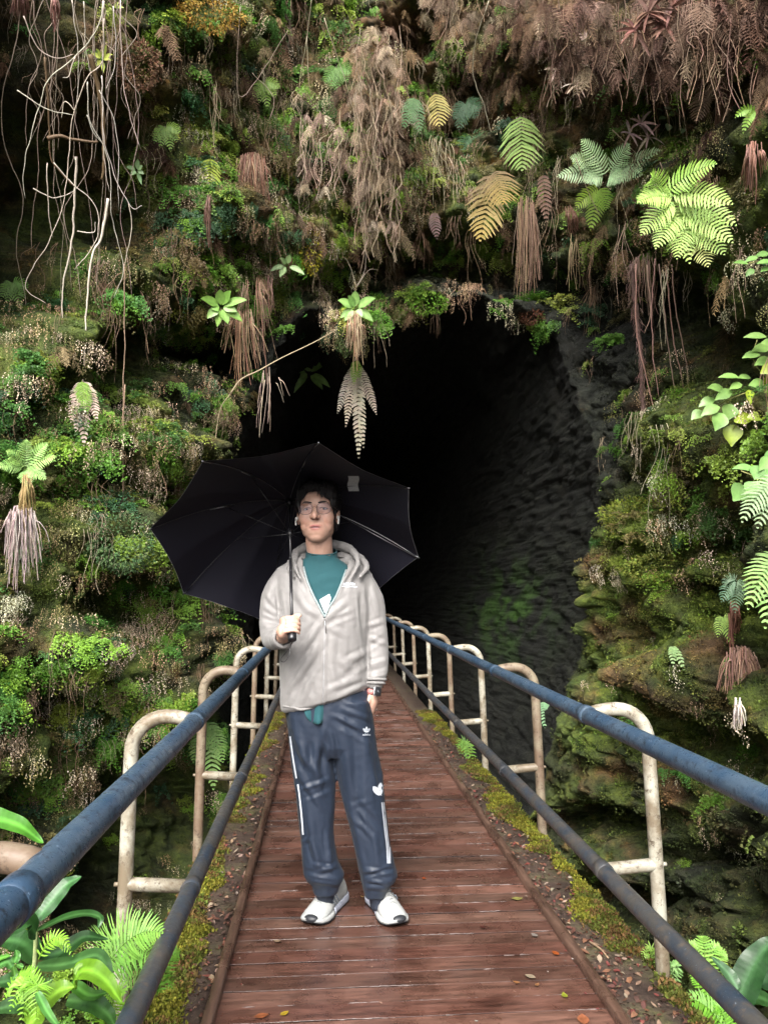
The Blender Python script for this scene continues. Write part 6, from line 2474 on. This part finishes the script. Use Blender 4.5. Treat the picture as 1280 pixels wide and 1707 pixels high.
for q in (.33, .40):
    mb = MB(); ellipsoid(mb, UH + ax * q + np.array([0, -.006, 0]), (.0022, .0022, .0022), None, 6); pu(mb.build('shaft_button', M_steel))
# care label
csurf = BVHTree.FromPolygons([tuple(v.co) for v in cano.data.vertices], [tuple(p.vertices) for p in cano.data.polygons])
lb = MB(); V = []
for i in range(7):
    for j in range(5):
        x = 580 + j * 4.4 + 1.2 * math.sin(i * 1.3); y = 793.5 + i * 4.2
        p = on(csurf, x, y, .006 + .003 * math.sin(i * 1.5 + j * .4))
        V.append(p if p is not None else at_y(x, y, 3.2))
lb.add(V, [(i * 5 + j, i * 5 + j + 1, (i + 1) * 5 + j + 1, (i + 1) * 5 + j) for i in range(6) for j in range(4)])
lm_ = pu(lb.build('care_label', simple_mat('care_label_cloth', (.33, .36, .38), .7, 0, .25, 160)))
# wrist cord hanging from the handle
mb = MB()
c0 = UH - ax * .016
tube(mb, smooth_path([c0, np.array(at_y(483, 1080, 3.0)), np.array(at_y(470, 1096, 3.02)), np.array(at_y(468, 1102, 3.0)), np.array(at_y(475, 1103, 2.99)), np.array(at_y(482, 1092, 2.99)), np.array(at_y(484, 1078, 3.0)), c0], 6), .0014, 5)
pu(mb.build('wrist_cord', M_black))
# ================================================================== PLANTS BY THE BRIDGE, MOSS, LITTER
def AY(px, py, Y):
    return np.array(at_y(px, py, Y))


def broad_leaf(mb, px_path, Y, width, tint, dY=0.0, wave=.028, fold=.13):
    """a long leaf with a pale midrib through photo pixels at distance Y"""
    n = len(px_path)
    pts = [AY(x, y, Y + dY * k / (n - 1)) for k, (x, y) in enumerate(px_path)]
    sp = smooth_path(pts, max(10, 72 // (n - 1)))
    t = np.linspace(0, 1, len(sp))
    prof = np.clip(np.sin(np.clip(t * .97 + .03, 0, 1) ** .62 * PI), 0, 1) ** .62
    prof = np.maximum(prof, .03)
    w = width * mpp(sp[len(sp) // 2])
    nr = norm(to_cam(sp[len(sp) // 2]) + UP * 1.1 + rng.normal(0, .12, 3))
    # five columns for a rounded, rippled blade
    tan = np.gradient(sp, axis=0); tan /= np.linalg.norm(tan, axis=1)[:, None]
    side = np.cross(tan, nr); side /= np.maximum(np.linalg.norm(side, axis=1), 1e-6)[:, None]
    up = np.cross(side, tan)
    ph1, ph2 = random.random() * 6, random.random() * 6
    cols = []
    for c in (-1, -.75, -.4, -.05, .05, .4, .75, 1):
        rip = wave * w * abs(c) ** 2 * np.sin(t * 22 + (ph1 if c < 0 else ph2)) + .0055 * w * np.sin((t * 3.2 - abs(c) * .35) * 34) * (abs(c) > .1) * (abs(c) < .99)
        cols.append(sp + side * (w * .5 * c * prof)[:, None] + up * (w * fold * (abs(c) ** 1.3) * prof * .6 + rip)[:, None])
    V = np.concatenate(cols)
    m = len(sp); i = np.arange(m - 1)
    Q = np.concatenate([np.stack([i + k * m, i + (k + 1) * m, i + (k + 1) * m + 1, i + k * m + 1], 1) for k in range(7)])
    C = np.tile(np.asarray(tint, float), (len(V), 1))
    C[3 * m:5 * m] = np.clip(np.asarray(tint) * 1.8 + .01, 0, 1)
    mb.add(V, Q, None, C)


def leaf_plant(name, label, leaves, Y, stems=(), cat='plant'):
    root = empty(name, tuple(AY(leaves[0][0][0][0], leaves[0][0][0][1], Y)), label, cat)
    for path, w, tint, dy, dY in leaves:
        mb = MB()
        broad_leaf(mb, path, Y + dy, w, jit(tint, .08) * .62, dY)
        par(mb.build('leaf', M_ginger), root)
    for s, r, tint in stems:
        mb = MB()
        tube(mb, smooth_path([AY(x, y, Y + .02) for x, y in s], 6), r, 8, tint)
        par(mb.build('stem', M_root), root)
    return root


M_ginger = leaf_mat('wet_broad_leaf', .40, .25, .35, scale=26, wet=.12)
GD, GB = (.034, .115, .025), (.14, .32, .02)
leaf_plant('ginger_plant', 'broad leaved plant with long dark green leaves on an upright stem at the lower left',
           [([(62, 1532), (88, 1500), (112, 1474), (136, 1462)], 30, (.05, .17, .045), 0, .05), ([(62, 1552), (100, 1534), (138, 1524), (166, 1530), (164, 1548)], 20, GD, 0, -.05),
            ([(60, 1556), (40, 1535), (20, 1545), (-25, 1560)], 46, GD, -.03, -.1), ([(60, 1600), (40, 1575), (10, 1568), (-30, 1580)], 44, GD, .03, 0), ([(58, 1592), (100, 1588), (140, 1563), (180, 1567)], 30, GD, .05, .05),
            ([(60, 1612), (110, 1608), (160, 1594), (178, 1618), (180, 1640)], 30, (.055, .15, .04), 0, -.08), ([(56, 1650), (30, 1636), (-20, 1642)], 36, GD, 0, -.05), ([(56, 1690), (30, 1676), (-25, 1690)], 38, (.04, .12, .03), -.05, -.05),
            ([(60, 1540), (50, 1526), (46, 1512)], 12, (.1, .22, .05), .02, 0)], 2.05,
           [([(61, 1528), (58, 1600), (52, 1670), (50, 1730)], .0055, (.30, .36, .16))])
leaf_plant('ginger_plant', 'bright yellow green broad leaves low beside the first left railing post',
           [([(122, 1640), (140, 1618), (172, 1632), (203, 1672)], 42, GB, 0, -.05), ([(48, 1712), (70, 1675), (100, 1652), (124, 1646)], 44, (.18, .38, .03), -.05, 0), ([(62, 1655), (80, 1690), (104, 1720)], 15, (.10, .30, .06), -.12, -.05),
            ([(112, 1668), (150, 1672), (178, 1690), (192, 1712)], 34, (.05, .15, .03), .08, 0), ([(125, 1625), (132, 1612), (150, 1606)], 10, (.2, .36, .08), 0, 0), ([(118, 1640), (150, 1660), (180, 1655)], 24, (.07, .22, .03), .06, 0)], 1.95)
leaf_plant('ginger_plant', 'single glossy green leaf poking in over the left railing',
           [([(-60, 1352), (-20, 1362), (30, 1376), (72, 1406)], 40, (.08, .27, .03), 0, .02)], 1.8)
leaf_plant('ginger_plant', 'small glossy leaves at the left edge under the blue rail',
           [([(-14, 1620), (10, 1604), (22, 1618)], 22, (.07, .22, .05), 0, 0), ([(24, 1606), (28, 1594), (26, 1584)], 14, (.08, .24, .05), 0, 0), ([(28, 1608), (36, 1612), (40, 1612)], 9, (.1, .28, .05), 0, 0), ([(22, 1612), (24, 1626), (20, 1636)], 10, (.1, .25, .05), 0, 0), ([(-10, 1602), (8, 1596), (18, 1594)], 10, (.1, .3, .04), 0, 0)], 1.9)
leaf_plant('ginger_plant', 'large dark glossy leaves at the lower right edge against the mossy rock',
           [([(1225, 1690), (1242, 1640), (1268, 1590), (1300, 1560)], 50, (.028, .09, .026), 0, .05), ([(1230, 1650), (1212, 1622), (1186, 1596)], 22, (.07, .16, .07), .0, .05), ([(1262, 1640), (1290, 1625), (1330, 1600)], 44, (.024, .08, .025), .1, 0),
            ([(1240, 1660), (1270, 1665), (1310, 1690)], 34, (.04, .12, .03), .05, 0)], 2.9)


def near_fern(label, base, tips, Y, tint, plen, n=18, droop=.04, cat='fern', up=.7, seg=4, dy=-.08, ang=.3, sag=.06):
    b = AY(*base, Y)
    root = empty('ground_fern', tuple(b), label, cat)
    m = mpp(b)
    for tp in tips:
        e = AY(tp[0], tp[1], Y + random.uniform(-.05, .08) + (tp[2] if len(tp) > 2 else 0))
        mb = MB()
        frond(mb, b - b, e - b, plen * m, jit(tint, .12), face(b, up), n, droop=droop, seg=seg, ang=ang, sag=sag, bare=.06)
        mb.build('frond', M_leaf, root)
    return root


near_fern('fresh green fern spreading its fronds behind the first left post', (172, 1618), [(272, 1556), (236, 1545), (262, 1600), (250, 1640), (190, 1570)], 2.35, (.17, .36, .06), 46, 20)
near_fern('bright yellow green fern at the foot of the first left post', (176, 1720), [(206, 1660), (160, 1672), (222, 1690), (150, 1700)], 2.1, (.20, .44, .03), 30, 16)
near_fern('small bright fern frond between the broad leaves at the lower left', (64, 1600), [(122, 1596), (118, 1584)], 2.0, (.24, .46, .04), 16, 14)
near_fern('bright fern with narrow leaflets in the bottom left corner', (62, 1652), [(16, 1688), (34, 1712), (60, 1712), (5, 1668)], 1.85, (.20, .44, .04), 26, 16)
near_fern('bright green fern filling the gap under the right low rail by the nearest post', (1215, 1730), [(1150, 1622), (1172, 1650), (1190, 1680), (1140, 1668), (1232, 1668), (1160, 1712)], 2.75, (.13, .32, .03), 26, 16)
near_fern('light green fern growing up behind the nearest right post', (1176, 1640), [(1152, 1575), (1172, 1562), (1200, 1578), (1212, 1592), (1140, 1580)], 3.1, (.22, .42, .08), 20, 13)
near_fern('small fern rooted on the edge of the right ledge before the nearest post', (1092, 1620), [(1080, 1586), (1094, 1590), (1108, 1626), (1072, 1600), (1112, 1640)], 2.9, (.24, .40, .07), 14, 11)
near_fern('narrow light green fern fronds hanging off the right ledge beside the nearest post', (1128, 1612), [(1118, 1660), (1110, 1650), (1128, 1664)], 2.85, (.20, .36, .12), 12, 11)
near_fern('tiny light green fern beside the mossy ledge in the middle of the right railing', (776, 1240), [(768, 1262), (790, 1282), (780, 1270), (762, 1250)], 6.2, (.18, .36, .06), 12, 9)
near_fern('small green ferns on the ground left of the low rail', (262, 1660), [(280, 1600), (300, 1590), (270, 1620), (290, 1650)], 2.5, (.14, .34, .03), 20, 13)

# ---- moss along the ledges
def lay(name, temps, pts, smin, smax, tints, mat, label, cat, kind='stuff', tilt=.25):
    Vs, Qs, Cs, n0 = [], [], [], 0
    for k, p in enumerate(pts):
        V, Q, T, C = temps[random.randrange(len(temps))]
        a = random.uniform(0, 2 * PI)
        o = norm(np.array([random.gauss(0, tilt), random.gauss(0, tilt), 1]))
        sd = norm(np.cross(o, [math.cos(a), math.sin(a), 0]))
        M = np.stack([sd, o, np.cross(sd, o)]) * random.uniform(smin, smax)
        Vs.append(V @ M + p)
        Qs.append(Q + n0); n0 += len(V)
        Cs.append(np.clip(C * tints(k, p), 0, .95))
    o = mesh_obj(name, np.concatenate(Vs), np.concatenate(Qs), [], np.concatenate(Cs), mat)
    return tag(o, label, cat, kind=kind)


TM = [t_moss(.030, 46, .007) for _ in range(6)]
TM2 = [t_moss(.05, 40, .012) for _ in range(4)]
for sd_, nm in ((-1, 'yellow green moss growing along the left ledge of the bridge'), (1, 'yellow green moss growing along the right ledge of the bridge')):
    pts = []
    while len(pts) < 3400:
        y_ = 1.1 + 7.5 * random.random() ** 1.5
        u = random.random()
        q = perlin(np.array([[y_ * 1.5, sd_ * 4.0, 0.3]]))[0] + .5 * perlin(np.array([[y_ * 5, u * 2, 3.3 * sd_]]))[0]
        wid = .36 + .75 * q                     # how far the moss comes in from the outer edge
        if wid < 0 or u > wid:
            continue
        if sd_ < 0:
            x_ = LED_L[0] - .012 + u * (LED_L[1] - LED_L[0])
        else:
            x_ = LED_R[1] + .012 - u * (LED_R[1] - LED_R[0])
        z_ = .004 + .020 * max(0, wid - u) + random.uniform(-.006, .004)
        if u < .05: z_ -= random.uniform(0, .06)
        pts.append(np.array([x_, y_, z_]))
    lay('ledge_moss', TM, pts, .8, 1.5, lambda k, p: jit((.15, .15, .022) if perlin(p[None] * 4)[0] > .05 else ((.085, .10, .02) if random.random() < .55 else (.12, .075, .03)), .3), M_dry, nm, 'moss')

# ---- litter
def t_leaf(l=.022):
    mb = MB()
    t = np.linspace(0, 1, 4)
    w = np.array([.1, .5, .42, .05]) * l * .55
    c = random.uniform(-.35, .35) * l
    V = []
    for k in range(4):
        for s in (-1, 0, 1):
            V.append(((t[k] - .5) * l, .0015 + c * (t[k] - .5) ** 2 * 2 + abs(s) * w[k] * random.uniform(.1, .6), s * w[k]))
    mb.add(V, [(k * 3 + j, k * 3 + j + 1, (k + 1) * 3 + j + 1, (k + 1) * 3 + j) for k in range(3) for j in range(2)])
    return mb.arrays()


TL = [t_leaf(random.uniform(.014, .034)) for _ in range(14)]
LC = [(.12, .055, .04), (.08, .042, .03), (.17, .085, .055), (.22, .15, .11), (.10, .045, .038), (.15, .045, .04), (.05, .03, .022), (.07, .04, .03), (.26, .20, .16)]
pts = []
for k in range(2700):
    y_ = 1.3 + 6.5 * random.random() ** 1.6
    if random.random() < .62:
        u = random.random() ** 1.4
        x_ = LED_R[0] + u * .2
    else:
        u = random.random() ** 1.4
        x_ = LED_L[1] - u * .2
    pts.append(np.array([x_, y_, .006 + random.uniform(0, .008)]))
lay('ledge_litter', TL, pts, .5, 1.25, lambda k, p: jit(random.choice(LC), .2), M_dry, 'dead leaf litter strewn along both ledges beside the kerbs', 'litter', tilt=.35)
pts = []
for k in range(420):
    y_ = 1.9 + 5.5 * random.random() ** 1.5
    r = random.random()
    x_ = DX1 - abs(random.gauss(0, .05)) if r < .45 else (DX0 + abs(random.gauss(0, .03)) if r < .65 else random.uniform(DX0, DX1))
    pts.append(np.array([x_, y_, .004]))
lay('deck_crumbs', [t_leaf(random.uniform(.006, .014)) for _ in range(8)], pts, .5, 1.2, lambda k, p: jit(random.choice(LC + [(.3, .28, .26)]), .2), M_dry, 'tiny leaf crumbs scattered over the wet boards', 'litter', tilt=.1)
# grit and dirt crumbs
TG = []
for _ in range(5):
    mb = MB(); ellipsoid(mb, (0, .002, 0), (.004 * random.uniform(.5, 1.2), .0022, .003), None, 3); V_, Q_, T_, C_ = mb.arrays()
    TG.append((V_, Q_, T_, C_))
pts = []
for k in range(2600):
    y_ = 1.3 + 5.5 * random.random() ** 1.6
    side_ = random.random() < .5
    u = random.random()
    pts.append(np.array([(LED_R[0] + u * .22) if side_ else (LED_L[1] - u * .22), y_, .004]))
lay('ledge_grit', TG, pts, .5, 1.6, lambda k, p: jit(random.choice([(.07, .045, .035), (.03, .02, .016), (.14, .10, .08)]), .3), M_dry, 'dark crumbs of earth along the ledges beside the boards', 'grit')

# fallen leaves one can point to
M_fallen = leaf_mat('fallen_leaf_skin', .35, .15, .5, scale=40, wet=.4)
FL = [((707, 1466), .028, (.50, .10, .02), 'orange leaf lying right of the white shoe'), ((862, 1500), .050, (.42, .40, .12), 'pale yellow green leaf near the right kerb'),
      ((474, 1692), .034, (.60, .42, .04), 'bright yellow leaf on the nearest boards at the left'), ((436, 1696), .046, (.42, .14, .06), 'orange brown leaf beside the bright yellow one'),
      ((462, 1571), .030, (.42, .30, .20), 'tan leaf on a joint left of the left shoe'), ((604, 1497), .018, (.55, .36, .12), 'small yellow leaf between the two shoes'),
      ((926, 1591), .036, (.50, .12, .03), 'orange leaf against the right kerb'), ((891, 1561), .036, (.34, .30, .28), 'pale oval leaf in front of the right kerb'),
      ((884, 1630), .040, (.46, .38, .28), 'cream curled leaf on the near boards at the right'), ((861, 1640), .026, (.44, .20, .08), 'light brown leaf next to the cream curled leaf'),
      ((941, 1662), .034, (.38, .44, .05), 'lime green leaf on the nearest boards at the right'), ((972, 1702), .06, (.50, .18, .09), 'salmon coloured leaf in the right bottom corner of the deck'),
      ((895, 1644), .022, (.46, .22, .10), 'small orange leaf near the lime green leaf'), ((805, 1548), .030, (.10, .03, .025), 'dark red leaf lying flat on the middle of the boards')]
for (px_, py_), l, c, lbl in FL:
    p = np.array(at_z(px_, py_, .005))
    mb = MB()
    a = random.uniform(0, PI)
    d = np.array([math.cos(a), math.sin(a), 0]) * l
    t = np.linspace(-.5, .5, 7)[:, None]
    pp = d * t + UP * (.003 + .004 * (t * 2) ** 2 * random.uniform(.2, 1))
    blade(mb, pp, l * .6, np.array([0, 0, 1.0]), jit(c, .05) * .62, np.array([.1, .6, .95, 1, .85, .5, .05]), .10, tint2=np.array(c) * .45)
    o = mb.build('fallen_leaf', M_fallen)
    o.location = p
    tag(o, lbl, 'leaf')
mb = MB()
tube(mb, smooth_path([at_z(982, 1570, .012), at_z(1000, 1582, .020), at_z(1014, 1598, .012)], 5), [.004] * 6 + [.003] * 5, 6, (.26, .18, .12))
tag(mb.build('fallen_twig', M_root), 'pale brown twig lying on the right ledge among dead leaves', 'twig')
